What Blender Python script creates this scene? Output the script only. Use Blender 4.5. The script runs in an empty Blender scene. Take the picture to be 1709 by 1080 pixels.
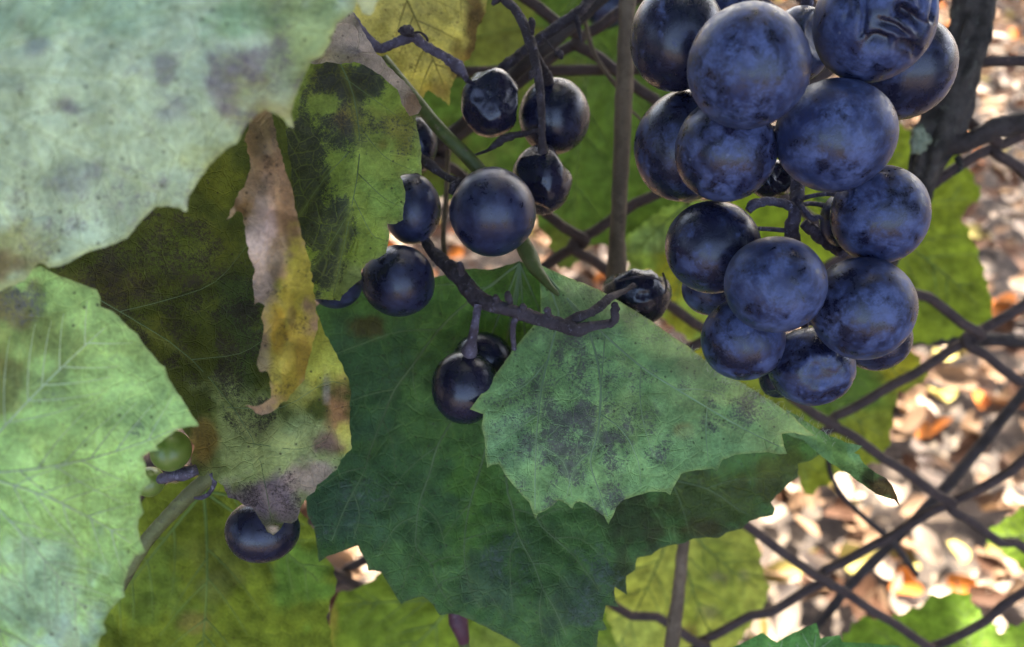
import bpy, math, random
import numpy as np
from mathutils import Vector, Matrix, Euler, geometry

random.seed(7)
SC = bpy.context.scene
COL = SC.collection

# ------------------------------------------------------------------ camera
PITCH, CAM_H = 40.0, 0.95
cam_d = bpy.data.cameras.new('camera')
cam = bpy.data.objects.new('camera', cam_d)
COL.objects.link(cam)
cam.location = (0, 0, CAM_H)
cam.rotation_euler = (math.radians(90 - PITCH), 0, 0)
cam_d.sensor_width, cam_d.lens = 36.0, 30.0
cam_d.clip_start, cam_d.clip_end = 0.005, 400.0
cam_d.dof.use_dof = True
cam_d.dof.focus_distance = 0.142
cam_d.dof.aperture_fstop = 19.0
SC.camera = cam

# ------------------------------------------------------------------ sky, sun, exposure
SUN_EL, SUN_AZ = 52.0, 24.0            # azimuth: degrees from +Y towards +X
world = bpy.data.worlds.new('World')
SC.world = world
world.use_nodes = True
wn = world.node_tree.nodes
sky = wn.new('ShaderNodeTexSky')
sky.sky_type = 'NISHITA'
sky.sun_disc = False
sky.sun_elevation = math.radians(SUN_EL)
sky.sun_rotation = math.radians(SUN_AZ)
sky.air_density, sky.dust_density, sky.ozone_density = 0.7, 5.0, 0.3
world.node_tree.links.new(sky.outputs['Color'], wn['Background'].inputs['Color'])
wn['Background'].inputs['Strength'].default_value = 0.15

sun_d = bpy.data.lights.new('sun', 'SUN')
sun_d.energy, sun_d.angle, sun_d.color = 5.0, math.radians(0.5), (1.0, 0.93, 0.80)
sun = bpy.data.objects.new('sun', sun_d)
COL.objects.link(sun)
e, a = math.radians(SUN_EL), math.radians(SUN_AZ)
SUN_DIR = Vector((math.sin(a) * math.cos(e), math.cos(a) * math.cos(e), math.sin(e)))
sun.rotation_euler = SUN_DIR.to_track_quat('Z', 'Y').to_euler()
sun.location = (0.5, 1, 4)

vs = SC.view_settings
vs.view_transform, vs.look, vs.gamma, vs.exposure = 'Standard', 'None', 1.0, 3.25
vs.use_curve_mapping = False
SC.cycles.max_bounces = 8
SC.cycles.diffuse_bounces = 4
SC.cycles.transmission_bounces = 6

# ------------------------------------------------------------------ helpers
F = 1709 / 1.2
CM = Matrix.Translation((0, 0, CAM_H)) @ Euler((math.radians(90 - PITCH), 0, 0)).to_matrix().to_4x4()
CMN = np.array(CM)


def P(px, py, d):
    """point seen at photo position px,py, at depth d metres from the lens"""
    return CM @ Vector(((px - 854.5) / F * d, -(py - 540) / F * d, -d))


def Pn(xy, d):
    c = np.stack([(xy[:, 0] - 854.5) / F * d, -(xy[:, 1] - 540) / F * d, -d, np.ones(len(d))], 1)
    return (c @ CMN.T)[:, :3]


CMI = CM.inverted()


def to_px(w):
    c = CMI @ Vector(w)
    return (854.5 + F * c.x / -c.z, 540 - F * c.y / -c.z, -c.z)


def vnoise(x, y, seed=0):
    xi, yi = np.floor(x).astype(np.int64), np.floor(y).astype(np.int64)
    fx, fy = x - xi, y - yi
    fx, fy = fx * fx * (3 - 2 * fx), fy * fy * (3 - 2 * fy)

    def h(i, j):
        n = (i * 374761393 + j * 668265263 + seed * 974711) & 0xffffffff
        n = ((n ^ (n >> 13)) * 1274126177) & 0xffffffff
        return ((n ^ (n >> 16)) & 0xffff) / 65535.0
    return (h(xi, yi) * (1 - fx) + h(xi + 1, yi) * fx) * (1 - fy) + (h(xi, yi + 1) * (1 - fx) + h(xi + 1, yi + 1) * fx) * fy


def fbm(x, y, seed=0, octv=4):
    s, amp, t = 0, 1.0, 0
    for k in range(octv):
        s = s + amp * vnoise(x * 2 ** k, y * 2 ** k, seed + k * 17)
        t += amp
        amp *= 0.55
    return s / t


def sstep(a, b, x):
    t = np.clip((x - a) / (b - a), 0, 1)
    return t * t * (3 - 2 * t)


def tag(o, label=None, cat=None, group=None, kind=None):
    if label: o['label'] = label
    if cat: o['category'] = cat
    if group: o['group'] = group
    if kind: o['kind'] = kind
    return o


def thing(name, label, cat, loc, group=None):
    o = bpy.data.objects.new(name, None)
    o.empty_display_size = 0.01
    COL.objects.link(o)
    o.location = loc
    return tag(o, label, cat, group)


def mesh_obj(name, verts, faces, mat, parent=None, smooth=True):
    """verts in world space; stored relative to the parent's location (or to their own base when top level)"""
    V = np.asarray(verts, float).reshape(-1, 3)
    if parent is not None:
        base = np.array(parent.location if parent.parent is None else parent.parent.location)
        o_loc = (0, 0, 0)
    else:
        base = np.array([V[:, 0].mean(), V[:, 1].mean(), V[:, 2].min()])
        o_loc = base
    me = bpy.data.meshes.new(name)
    me.from_pydata((V - base).tolist(), [], faces)
    if smooth:
        me.polygons.foreach_set('use_smooth', [True] * len(me.polygons))
    if mat: me.materials.append(mat)
    o = bpy.data.objects.new(name, me)
    COL.objects.link(o)
    o.location = o_loc
    if parent is not None: o.parent = parent
    return o


def catmull(pts, n=6):
    pts = [np.array(p, float) for p in pts]
    if len(pts) < 3:
        return [pts[0] + (pts[-1] - pts[0]) * k / n for k in range(n + 1)]
    e = [2 * pts[0] - pts[1]] + pts + [2 * pts[-1] - pts[-2]]
    out = []
    for i in range(1, len(e) - 2):
        p0, p1, p2, p3 = e[i - 1:i + 3]
        for k in range(n):
            t = k / n
            out.append(0.5 * (2 * p1 + (p2 - p0) * t + (2 * p0 - 5 * p1 + 4 * p2 - p3) * t * t + (3 * p1 - p0 - 3 * p2 + p3) * t ** 3))
    out.append(pts[-1])
    return out


class Tubes:
    """collects tubes into one mesh"""
    def __init__(s): s.v, s.f = [], []

    def add(s, pts, radii, seg=8, rough=0.0, seed=0, sub=6, ridge=0.0):
        if rough > .2: seg, sub = seg + 4, sub + 6
        """pts world points, radii one per point; rough = radius noise, ridge = lengthwise ridges"""
        q = [list(p) + [r] for p, r in zip(pts, radii)]
        c = catmull(q, sub) if sub > 1 else [np.array(p) for p in q]
        c = np.array(c)
        n = len(c)
        ctr, rad = c[:, :3], np.maximum(c[:, 3], 1e-5)
        tan = np.gradient(ctr, axis=0)
        tan /= np.linalg.norm(tan, axis=1, keepdims=True) + 1e-12
        up = np.array([0.31, 0.77, 0.55])
        base = len(s.v)
        L = 0
        for i in range(n):
            u = up - tan[i] * up.dot(tan[i])
            u /= np.linalg.norm(u) + 1e-12
            up = u
            w = np.cross(tan[i], u)
            if i: L += np.linalg.norm(ctr[i] - ctr[i - 1])
            an = np.arange(seg) * 2 * math.pi / seg
            rr = np.full(seg, rad[i])
            if rough:
                nz = fbm(np.cos(an) * 1.7 + 9 + seed, np.sin(an) * 1.7 + L / max(rad.max(), 1e-4) * 1.6 + seed * 3.1, seed, 3)
                rr = rr * (1 + rough * (nz - 0.5) * 2)
            if ridge:
                nz = fbm(an / 6.2832 * 14 + 0.6 * np.sin(L / rad.max() * 0.5), np.full(seg, L / rad.max() * 0.35), seed + 5, 3)
                nz = np.where(np.arange(seg) == seg - 1, (nz + nz[0]) / 2, nz)
                rr = rr * (1 + ridge * (nz - 0.5) * 2)
            for k in range(seg):
                s.v.append(ctr[i] + rr[k] * (math.cos(an[k]) * u + math.sin(an[k]) * w))
        for i in range(n - 1):
            for k in range(seg):
                a, b = base + i * seg + k, base + i * seg + (k + 1) % seg
                s.f.append((a, b, b + seg, a + seg))
        s.f.append(tuple(base + k for k in range(seg))[::-1])
        s.f.append(tuple(base + (n - 1) * seg + k for k in range(seg)))
        return s

    def build(s, name, mat, parent=None): return mesh_obj(name, s.v, s.f, mat, parent)


def pxtube(t, pts, seg=8, **k):
    """pts: (px, py, depth, width_px)"""
    return t.add([P(*p[:3]) for p in pts], [p[3] / 2 * p[2] / F for p in pts], seg, **k)


# ------------------------------------------------------------------ materials
class NT:
    def __init__(s, name):
        s.m = bpy.data.materials.new(name)
        s.m.use_nodes = True
        s.t = s.m.node_tree
        s.b = s.t.nodes['Principled BSDF']
        s.out = s.t.nodes['Material Output']

    def n(s, typ, ins=None, **props):
        nd = s.t.nodes.new('ShaderNode' + typ)
        for k, v in props.items(): setattr(nd, k, v)
        for k, v in (ins or {}).items(): s.set(nd.inputs[k], v)
        return nd

    def set(s, sock, v):
        if isinstance(v, bpy.types.NodeSocket): s.t.links.new(v, sock)
        elif isinstance(v, (tuple, list)) and sock.type == 'RGBA' and len(v) == 3: sock.default_value = (*v, 1)
        else: sock.default_value = v

    def noise(s, vec, scale, detail=4, rough=0.55, dist=0.0):
        return s.n('TexNoise', {'Vector': vec, 'Scale': scale, 'Detail': detail, 'Roughness': rough, 'Distortion': dist}).outputs['Fac']

    def math(s, op, a, b=0.5, clamp=False):
        return s.n('Math', {0: a, 1: b}, operation=op, use_clamp=clamp).outputs[0]

    def ramp(s, x, a, b, lo=0.0, hi=1.0):
        return s.n('MapRange', {'Value': x, 'From Min': a, 'From Max': b, 'To Min': lo, 'To Max': hi}, interpolation_type='SMOOTHSTEP').outputs['Result']

    def mix(s, f, a, b, blend='MIX'):
        nd = s.n('Mix', data_type='RGBA', blend_type=blend)
        s.set(nd.inputs[0], f); s.set(nd.inputs[6], a); s.set(nd.inputs[7], b)
        return nd.outputs[2]

    def bump(s, h, dist, strength=1.0):
        return s.n('Bump', {'Height': h, 'Distance': dist, 'Strength': strength}).outputs['Normal']


def leaf_mat(name, mild_col=(.13, .115, .135), trans=0.25, rough=0.55, spec=0.3, line=0.3, speck=0.5, mild_scale=1.0, tcol=(1.5, 1.7, .45), bump=0.8, mild_sharp=.05):
    """pigment, mildew and vein weights come from mesh attributes; grain, specks and the fine vein net are procedural"""
    m = NT(name)
    uv = m.n('UVMap', uv_map='leaf').outputs['UV']
    pig = m.n('Attribute', attribute_name='pig').outputs['Color']
    mild = m.n('Attribute', attribute_name='mild').outputs['Fac']
    vein = m.n('Attribute', attribute_name='vein').outputs['Fac']
    n1 = m.noise(uv, 0.22, 5, 0.6)
    n2 = m.noise(uv, 1.6, 4, 0.65)
    var = m.math('ADD', m.ramp(n1, .25, .75, .62, 1.3), m.ramp(n2, .3, .7, -.16, .16))
    c = m.mix(1.0, pig, var, 'MULTIPLY')
    wob = m.n('VectorMath', {0: uv, 1: m.n('VectorMath', {0: m.n('TexNoise', {'Vector': uv, 'Scale': .5, 'Detail': 2}).outputs['Color'], 1: (1.1, 1.1, 0)}, operation='MULTIPLY').outputs[0]}, operation='ADD').outputs[0]
    v1 = m.n('TexVoronoi', {'Vector': wob, 'Scale': .28, 'Randomness': .9}, feature='DISTANCE_TO_EDGE').outputs['Distance']
    v2 = m.n('TexVoronoi', {'Vector': wob, 'Scale': .95, 'Randomness': .95}, feature='DISTANCE_TO_EDGE').outputs['Distance']
    l1, l2 = m.ramp(v1, 0.0, .045, 1, 0), m.ramp(v2, 0.0, .08, 1, 0)
    net = m.math('MAXIMUM', l1, m.math('MULTIPLY', l2, .5))
    light = m.mix(.25, m.mix(1.0, c, (2.0, 1.8, 1.6), 'MULTIPLY'), (.16, .2, .09))
    c = m.mix(m.math('MULTIPLY', net, line), c, light)
    c = m.mix(m.math('MULTIPLY', vein, .45), c, light)
    # mildew, grey-brown scorch and some painted shade: clustered specks, denser where the mesh says so
    nf = m.noise(uv, 1.5 * mild_scale, 6, .75)
    nm = m.noise(uv, .2 * mild_scale, 3, .55)
    nff = m.noise(uv, 4.5 * mild_scale, 3, .7)
    nn = m.math('ADD', m.math('MULTIPLY', nff, .3), m.math('ADD', m.math('MULTIPLY', nf, .42), m.math('MULTIPLY', nm, .28)))
    th = m.math('MULTIPLY_ADD', mild, -.34)
    m.t.nodes[-1].inputs[2].default_value = .705
    mk = m.ramp(m.math('SUBTRACT', nn, th), -.01, mild_sharp)
    mk = m.math('MULTIPLY', mk, m.math('SUBTRACT', 1.0, m.math('MULTIPLY', m.math('MAXIMUM', vein, m.math('MULTIPLY', net, .5)), .6)))
    mcol = m.mix(m.ramp(m.noise(uv, .6, 3), .35, .65), mild_col, tuple(x * .62 for x in mild_col))
    c = m.mix(m.math('MULTIPLY', mk, .88), c, mcol)
    # dark pin-prick specks
    vs_ = m.n('TexVoronoi', {'Vector': uv, 'Scale': .75}, feature='F1')
    gate = m.ramp(m.n('SeparateColor', {'Color': vs_.outputs['Color']}).outputs[0], 1 - speck * .6, 1 - speck * .6 + .05)
    sp = m.math('MULTIPLY', m.ramp(vs_.outputs['Distance'], .10, .22, 1, 0), gate)
    c = m.mix(m.math('MULTIPLY', sp, .7), c, (.03, .022, .018))
    h = m.math('ADD', m.math('MULTIPLY', net, -.7), m.math('ADD', m.math('MULTIPLY', n2, .9), m.math('MULTIPLY', nf, .35)))
    nrm = m.bump(h, .00022, bump)
    m.set(m.b.inputs['Base Color'], c)
    m.set(m.b.inputs['Roughness'], m.ramp(n2, .3, .7, rough - .08, rough + .12))
    m.set(m.b.inputs['Specular IOR Level'], spec * .4)
    m.set(m.b.inputs['Normal'], nrm)
    tr = m.n('BsdfTranslucent', {'Color': m.mix(1.0, c, tcol, 'MULTIPLY'), 'Normal': nrm})
    mx = m.n('MixShader', {0: trans, 1: m.b.outputs[0], 2: tr.outputs[0]})
    m.t.links.new(mx.outputs[0], m.out.inputs[0])
    return m.m


def plain_leafy(name, col, trans=.3, rough=.6, tcol=(1.4, 1.6, .5), var=.35):
    m = NT(name)
    co = m.n('TexCoord').outputs['Object']
    n = m.noise(co, 60, 4)
    c = m.mix(1.0, (*col, 1), m.ramp(n, .3, .7, 1 - var, 1 + var), 'MULTIPLY')
    m.set(m.b.inputs['Base Color'], c)
    m.b.inputs['Roughness'].default_value = rough
    m.b.inputs['Specular IOR Level'].default_value = .15
    tr = m.n('BsdfTranslucent', {'Color': m.mix(1.0, c, tcol, 'MULTIPLY')})
    mx = m.n('MixShader', {0: trans, 1: m.b.outputs[0], 2: tr.outputs[0]})
    m.t.links.new(mx.outputs[0], m.out.inputs[0])
    return m.m


def stem_mat(name, c1, c2, c3, scale=1.0, rough=.8, bump=1.0, bdist=.0009):
    m = NT(name)
    co = m.n('TexCoord').outputs['Object']
    a = m.noise(co, 240 * scale, 6, .7)
    b = m.noise(co, 900 * scale, 5, .7)
    c = m.mix(m.ramp(a, .38, .62), (*c1, 1), (*c2, 1))
    c = m.mix(m.ramp(b, .55, .72), c, (*c3, 1))
    m.set(m.b.inputs['Base Color'], c)
    m.b.inputs['Roughness'].default_value = rough
    m.b.inputs['Specular IOR Level'].default_value = .3
    m.set(m.b.inputs['Normal'], m.bump(m.math('ADD', a, m.math('MULTIPLY', b, .6)), bdist, bump))
    return m.m


def grape_mat(name='grape_skin'):
    """dark skin under a waxy bloom; object colour: r = amount of bloom, g = how rubbed it is, b = brown tint"""
    m = NT(name)
    oi = m.n('ObjectInfo')
    sc = m.n('SeparateColor', {'Color': oi.outputs['Color']})
    amount, rub, tint = sc.outputs[0], sc.outputs[1], sc.outputs[2]
    co = m.n('VectorMath', {0: m.n('TexCoord').outputs['Object'], 1: m.n('VectorMath', {0: (3.1, 7.7, 1.9), 1: oi.outputs['Random']}, operation='MULTIPLY').outputs[0]}, operation='ADD').outputs[0]
    big = m.noise(co, 170, 3, .55, .9)
    mid = m.noise(co, 420, 5, .7, .4)
    fine = m.noise(co, 2600, 4, .7)
    # streaky rubbing marks
    st = m.n('Mapping', {'Vector': co, 'Scale': (1.0, .25, 1.0), 'Rotation': (.4, .9, .3)}).outputs[0]
    streak = m.noise(st, 800, 4, .7)
    k = m.math('ADD', m.math('MULTIPLY', big, .42), m.math('ADD', m.math('MULTIPLY', mid, .45), m.math('MULTIPLY', fine, .13)))
    thr = m.math('MULTIPLY_ADD', rub, .34)
    m.t.nodes[-1].inputs[2].default_value = .335
    wax = m.ramp(m.math('SUBTRACT', k, thr), -.03, .09, .10, 1)
    wax = m.math('MULTIPLY', wax, m.ramp(streak, .3, .6, .5, 1.0))
    wax = m.math('MULTIPLY', wax, m.ramp(fine, .25, .6, .75, 1.0))
    wax = m.math('MULTIPLY', wax, amount)
    dots = m.n('TexVoronoi', {'Vector': co, 'Scale': 420}, feature='F1')
    dg = m.math('MULTIPLY', m.ramp(dots.outputs['Distance'], .05, .12, 1, 0), m.ramp(m.n('SeparateColor', {'Color': dots.outputs['Color']}).outputs[0], .8, .84))
    wax = m.math('MULTIPLY', wax, m.math('SUBTRACT', 1.0, m.n('Attribute', attribute_name='waxless').outputs['Fac']))
    bloomc = m.mix(m.ramp(m.math('ADD', m.math('MULTIPLY', mid, .5), m.math('MULTIPLY', m.noise(co, 230, 4, .6, .5), .5)), .40, .63), (.022, .031, .086), (.078, .100, .212))
    bloomc = m.mix(m.math('MULTIPLY', m.math('MULTIPLY', tint, 1.0), m.ramp(big, .52, .66)), bloomc, (.10, .085, .10))
    skin = m.mix(m.ramp(big, .4, .7), (.008, .008, .020), (.014, .010, .022))
    c = m.mix(wax, skin, bloomc)
    c = m.mix(m.math('MULTIPLY', dg, .5), c, (.16, .16, .2))
    m.set(m.b.inputs['Base Color'], c)
    m.set(m.b.inputs['Roughness'], m.math('ADD', m.math('MULTIPLY', wax, .26), m.ramp(mid, .3, .7, .22, .31)))
    m.set(m.b.inputs['Specular IOR Level'], m.math('MULTIPLY_ADD', wax, -.22))
    m.t.nodes[-1].inputs[2].default_value = .48
    m.set(m.b.inputs['Normal'], m.bump(m.math('ADD', m.math('MULTIPLY', mid, .8), m.math('MULTIPLY', fine, .25)), .00012, .5))
    return m.m


GRAPE = grape_mat()
g_ = NT('green_grape_skin')
g_.set(g_.b.inputs['Base Color'], g_.mix(g_.ramp(g_.noise(g_.n('TexCoord').outputs['Object'], 300, 3), .3, .7), (.10, .155, .02, 1), (.15, .2, .04, 1)))
g_.b.inputs['Roughness'].default_value = .35
g_.b.inputs['Subsurface Weight'].default_value = .3
g_.b.inputs['Subsurface Radius'].default_value = (.002, .003, .001)
GREEN_GRAPE = g_.m

M = dict(
    rachis=stem_mat('grey_purple_stem', (.05, .038, .05), (.10, .085, .115), (.24, .22, .30)),
    rachis_dark=stem_mat('dark_brown_stem', (.024, .017, .019), (.05, .039, .045), (.11, .095, .12)),
    petiole=stem_mat('green_petiole', (.05, .068, .014), (.085, .10, .03), (.13, .10, .07), .7, .5, .4),
    petiole_old=stem_mat('brown_green_petiole', (.09, .09, .035), (.15, .16, .06), (.05, .035, .03), .5, .6, .6),
    petiole_red=stem_mat('red_petiole', (.085, .03, .04), (.055, .018, .028), (.14, .08, .08), .5, .5, .4),
    cane=stem_mat('brown_cane', (.10, .07, .045), (.16, .115, .075), (.06, .04, .03), .5, .8, .8),
    cane_dark=stem_mat('weathered_cane', (.03, .022, .019), (.055, .042, .038), (.02, .015, .013), .5, .85, .8),
    bark=stem_mat('shaggy_bark', (.022, .018, .015), (.065, .053, .045), (.10, .095, .075), .5, .9, 1.0, .0012),
    lichen=stem_mat('pale_lichen', (.15, .17, .11), (.22, .24, .16), (.1, .1, .07), .5, .9, 1.0),
    wire=stem_mat('rusty_wire', (.040, .026, .023), (.062, .041, .035), (.10, .058, .042), .6, .8, .6),
    vein_dark=plain_leafy('dark_leaf_vein', (.12, .165, .08), .1),
    vein_pale=plain_leafy('pale_leaf_vein', (.2, .28, .15), .1),
    vein_white=plain_leafy('white_leaf_vein', (.46, .54, .34), .1),
    vein_yellow=plain_leafy('yellow_leaf_vein', (.27, .23, .07), .3),
    vein_lime=plain_leafy('lime_leaf_vein', (.13, .19, .05), .25),
    hair=plain_leafy('leaf_hair', (.3, .32, .26), .2),
)
LM = dict(
    pale=leaf_mat('mildewed_pale_leaf', (.19, .155, .205), .18, .6, .3, .10, .7, 2.2, (1.2, 1.5, .7), 1.0),
    underside=leaf_mat('pale_green_leaf', (.16, .15, .17), .22, .55, .3, .22, .5, 1.0, (1.2, 1.6, .6)),
    folded=leaf_mat('folded_leaf_lobe', (.10, .085, .092), .15, .6, .25, .22, .5, 1.35, (1.2, 1.5, .6), .8, .045),
    dark=leaf_mat('dark_green_leaf', (.075, .10, .09), .16, .42, .45, .30, .55, .7, (1.4, 1.8, .4)),
    dry=leaf_mat('scorched_leaf', (.035, .027, .026), .15, .65, .2, .10, .6, 1.3, (1.6, 1.4, .4)),
    dull=leaf_mat('mottled_leaf', (.04, .042, .055), .22, .6, .25, .22, .8, 1.4, (1.5, 1.6, .4)),
    yellow=leaf_mat('yellow_leaf', (.03, .025, .012), .35, .6, .25, .10, .9, 1.5, (1.5, 1.4, .4)),
    lime=leaf_mat('backlit_lime_leaf', (.10, .09, .06), .45, .6, .25, .18, .4, .5, (1.35, 1.42, .75), .8),
)


# ------------------------------------------------------------------ leaf builder
def resample(poly, step, closed=True):
    pts = [np.array(p[:2], float) for p in poly]
    out = []
    n = len(pts)
    for i in range(n if closed else n - 1):
        a, b = pts[i], pts[(i + 1) % n]
        k = max(1, int(round(np.linalg.norm(b - a) / step)))
        for j in range(k): out.append(a + (b - a) * j / k)
    if not closed: out.append(pts[-1])
    return np.array(out)


def in_poly(x, y, poly):
    inside = np.zeros(len(x), bool)
    n = len(poly)
    for i in range(n):
        x0, y0 = poly[i]
        x1, y1 = poly[(i + 1) % n]
        c = ((y0 > y) != (y1 > y)) & (x < (x1 - x0) * (y - y0) / ((y1 - y0) if y1 != y0 else 1e-9) + x0)
        inside ^= c
    return inside


def seg_dist(xy, line):
    d = np.full(len(xy), 1e9)
    for a, b in zip(line[:-1], line[1:]):
        a, b = np.array(a), np.array(b)
        ab = b - a
        t = np.clip(((xy - a) @ ab) / (ab @ ab + 1e-9), 0, 1)
        d = np.minimum(d, np.linalg.norm(xy - a - t[:, None] * ab, axis=1))
    return d


class Depth:
    """smooth surface through depth control points, with ripples and puckering between the veins"""
    def __init__(s, ctrl, seed, wav, lines, puck, scale):
        c = np.array(ctrl, float)
        s.c, n = c, len(c)
        A = np.zeros((n + 3, n + 3))
        r = np.linalg.norm(c[:, None, :2] - c[None, :, :2], axis=2) / 100
        A[:n, :n] = r + np.eye(n) * .05
        A[:n, n], A[:n, n + 1], A[:n, n + 2] = 1, c[:, 0] / 100, c[:, 1] / 100
        A[n:, :n] = A[:n, n:].T
        s.w = np.linalg.lstsq(A, np.concatenate([c[:, 2], [0, 0, 0]]), rcond=None)[0]
        s.seed, s.wav, s.lines, s.puck, s.scale = seed, wav, lines, puck, scale

    def __call__(s, xy):
        xy = np.asarray(xy, float)
        r = np.linalg.norm(xy[:, None] - s.c[None, :, :2], axis=2) / 100
        n = len(s.c)
        d = r @ s.w[:n] + s.w[n] + s.w[n + 1] * xy[:, 0] / 100 + s.w[n + 2] * xy[:, 1] / 100
        sc = s.scale
        d = d + s.wav * ((fbm(xy[:, 0] / (70 * sc), xy[:, 1] / (70 * sc), s.seed, 3) - .5) * 2)
        if s.lines and s.puck:
            m = np.full(len(xy), 1e9)
            for l in s.lines: m = np.minimum(m, seg_dist(xy, l))
            d = d - s.puck * (1 - np.exp(-(m / (16 * sc)) ** 2)) + s.puck * .5
        return d


def gen_veins(base, tips, poly, side_n=5, ang=48, seed=0, frac=.93):
    """main veins from the petiole to the lobe tips, each with curved side veins: lists of photo-plane polylines"""
    rnd = random.Random(seed)
    base = np.array(base, float)
    groups = []
    for tp in tips:
        tp = np.array(tp, float)
        v = (tp - base) * frac
        L = np.linalg.norm(v)
        nrm = np.array([-v[1], v[0]]) / (L + 1e-9)
        bow = rnd.uniform(-.06, .06) * L
        main = [base + v * t + nrm * bow * 4 * t * (1 - t) for t in np.linspace(0, 1, 12)]
        g = [main]
        for i in range(side_n):
            for sgn in (-1, 1):
                t = (.22 + .7 * (i + rnd.uniform(.15, .85)) / side_n)
                k = min(int(t * 11), 10)
                p = main[k] + (main[k + 1] - main[k]) * (t * 11 - k)
                d = (main[k + 1] - main[k])
                d = d / (np.linalg.norm(d) + 1e-9)
                a = math.radians(ang * sgn + rnd.uniform(-7, 7))
                q, seg = [p.copy()], L * .055
                for stp in range(int(9 * (1.15 - t * .75))):
                    a2 = a * (1 - .045 * stp)
                    dd = np.array([d[0] * math.cos(a2) - d[1] * math.sin(a2), d[0] * math.sin(a2) + d[1] * math.cos(a2)])
                    p = p + dd * seg
                    if not in_poly(np.array([p[0]]), np.array([p[1]]), poly)[0]: break
                    q.append(p.copy())
                if len(q) > 2: g.append(q)
        groups.append(g)
    return groups


def serrate(poly, amp, space, seed=0):
    """pointed teeth and small irregularities along the margin"""
    rnd = random.Random(seed)
    pts = resample(poly, 3.0)
    n = len(pts)
    t = np.roll(pts, -1, 0) - np.roll(pts, 1, 0)
    t /= np.linalg.norm(t, axis=1, keepdims=True) + 1e-9
    area = np.sum(pts[:, 0] * np.roll(pts[:, 1], -1) - np.roll(pts[:, 0], -1) * pts[:, 1])
    out = np.stack([t[:, 1], -t[:, 0]], 1) * (1 if area > 0 else -1)
    off = np.zeros(n)
    i = 0
    while i < n:
        k = max(3, int(space / 3.0 * rnd.uniform(.6, 1.4)))
        h = amp * rnd.uniform(.5, 1.2)
        for j in range(k):
            if i + j < n:
                u = j / k
                off[i + j] = h * (u / .7 if u < .7 else (1 - u) / .3) ** 1.5 - h * .35
        i += k
    return pts + out * off[:, None]


def blade(name, parent, outline, ctrl, pig, mat, mild=(), veins=(), step=6, wav=.0006, puck=.0004, seed=0, teeth=None, edge=1.2, base=(.1, .15, .06), margin=None):
    poly = np.array([p[:2] for p in outline], float)
    if teeth: poly = serrate(poly, teeth[0], teeth[1], seed)
    b = resample(poly, step * .75)
    if edge:
        b = b + np.stack([fbm(b[:, 0] / 9, b[:, 1] / 9, seed + 3, 2) - .5, fbm(b[:, 0] / 9, b[:, 1] / 9, seed + 8, 2) - .5], 1) * 2 * edge
    x0, y0 = b.min(0)
    x1, y1 = b.max(0)
    gx, gy = np.meshgrid(np.arange(x0, x1, step), np.arange(y0, y1, step))
    rs = np.random.RandomState(seed)
    g = np.stack([gx.ravel(), gy.ravel()], 1) + (rs.rand(gx.size, 2) - .5) * step * .5
    g = g[in_poly(g[:, 0], g[:, 1], b)]
    # stay clear of the border
    keep = np.ones(len(g), bool)
    for q in np.array_split(np.arange(len(g)), max(1, len(g) // 2000)):
        keep[q] = np.min(np.linalg.norm(g[q][:, None] - b[None], axis=2), axis=1) > step * .55
    g = g[keep]
    pts = [Vector(p) for p in np.concatenate([b, g])]
    r = geometry.delaunay_2d_cdt(pts, [], [list(range(len(b)))], 1, 1e-5)
    xy = np.array([tuple(v) for v in r[0]])
    faces = [tuple(f) for f in r[2]]
    lines = [l for gr in veins for l in gr]
    scale = np.mean([c[2] for c in ctrl]) and .15 / np.mean([c[2] for c in ctrl])
    D = Depth(ctrl, seed, wav, lines, puck, scale)
    d = D(xy)
    V = Pn(xy, d)
    o = mesh_obj(name, V, faces, mat, parent)
    me = o.data
    # orient towards the camera side
    if len(me.polygons) and sum((me.polygons[i].normal.dot(CM.to_3x3() @ Vector((0, 0, 1))) for i in range(0, len(me.polygons), 7))) < 0:
        me.flip_normals()
    # pigment, on some leaves with light or shade painted in
    col = np.tile(np.array(base, float), (len(xy), 1))
    wob = (fbm(xy[:, 0] / 34, xy[:, 1] / 34, seed + 21, 4) - .5) * 2
    for (cx, cy, rx, ry, c, s) in pig:
        w = s * sstep(1.15, .5, np.hypot((xy[:, 0] - cx) / rx, (xy[:, 1] - cy) / ry) + .75 * wob)
        col = col * (1 - w[:, None]) + np.array(c) * w[:, None]
    if margin:
        mc, mw, ms = margin
        db = np.full(len(xy), 1e9)
        for q in np.array_split(np.arange(len(xy)), max(1, len(xy) // 2000)):
            db[q] = np.min(np.linalg.norm(xy[q][:, None] - b[None], axis=2), axis=1)
        w = ms * np.exp(-(db / (mw * (1 + .8 * wob))) ** 2)
        col = col * (1 - w[:, None]) + np.array(mc) * w[:, None]
    ml = np.zeros(len(xy))
    for (cx, cy, rx, ry, s) in mild:
        ml = np.maximum(ml, s * sstep(1.4, .45, np.hypot((xy[:, 0] - cx) / rx, (xy[:, 1] - cy) / ry) + .55 * wob))
    vn = np.zeros(len(xy))
    for gr in veins:
        for k, l in enumerate(gr):
            vn = np.maximum(vn, (1.0 if k == 0 else .6) * np.exp(-(seg_dist(xy, l) / (5.0 if k == 0 else 3.5)) ** 2))
    ca = me.color_attributes.new('pig', 'FLOAT_COLOR', 'POINT')
    ca.data.foreach_set('color', np.concatenate([col, np.ones((len(xy), 1))], 1).ravel())
    for nm, arr in (('mild', ml), ('vein', vn)):
        at = me.attributes.new(nm, 'FLOAT', 'POINT')
        at.data.foreach_set('value', arr)
    uvm = (xy - [854.5, 540]) / F * np.mean(d) * 1000
    uvl = me.uv_layers.new(name='leaf')
    li = np.zeros(len(me.loops), int)
    me.loops.foreach_get('vertex_index', li)
    uvl.data.foreach_set('uv', uvm[li].ravel())
    return o, D


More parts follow.
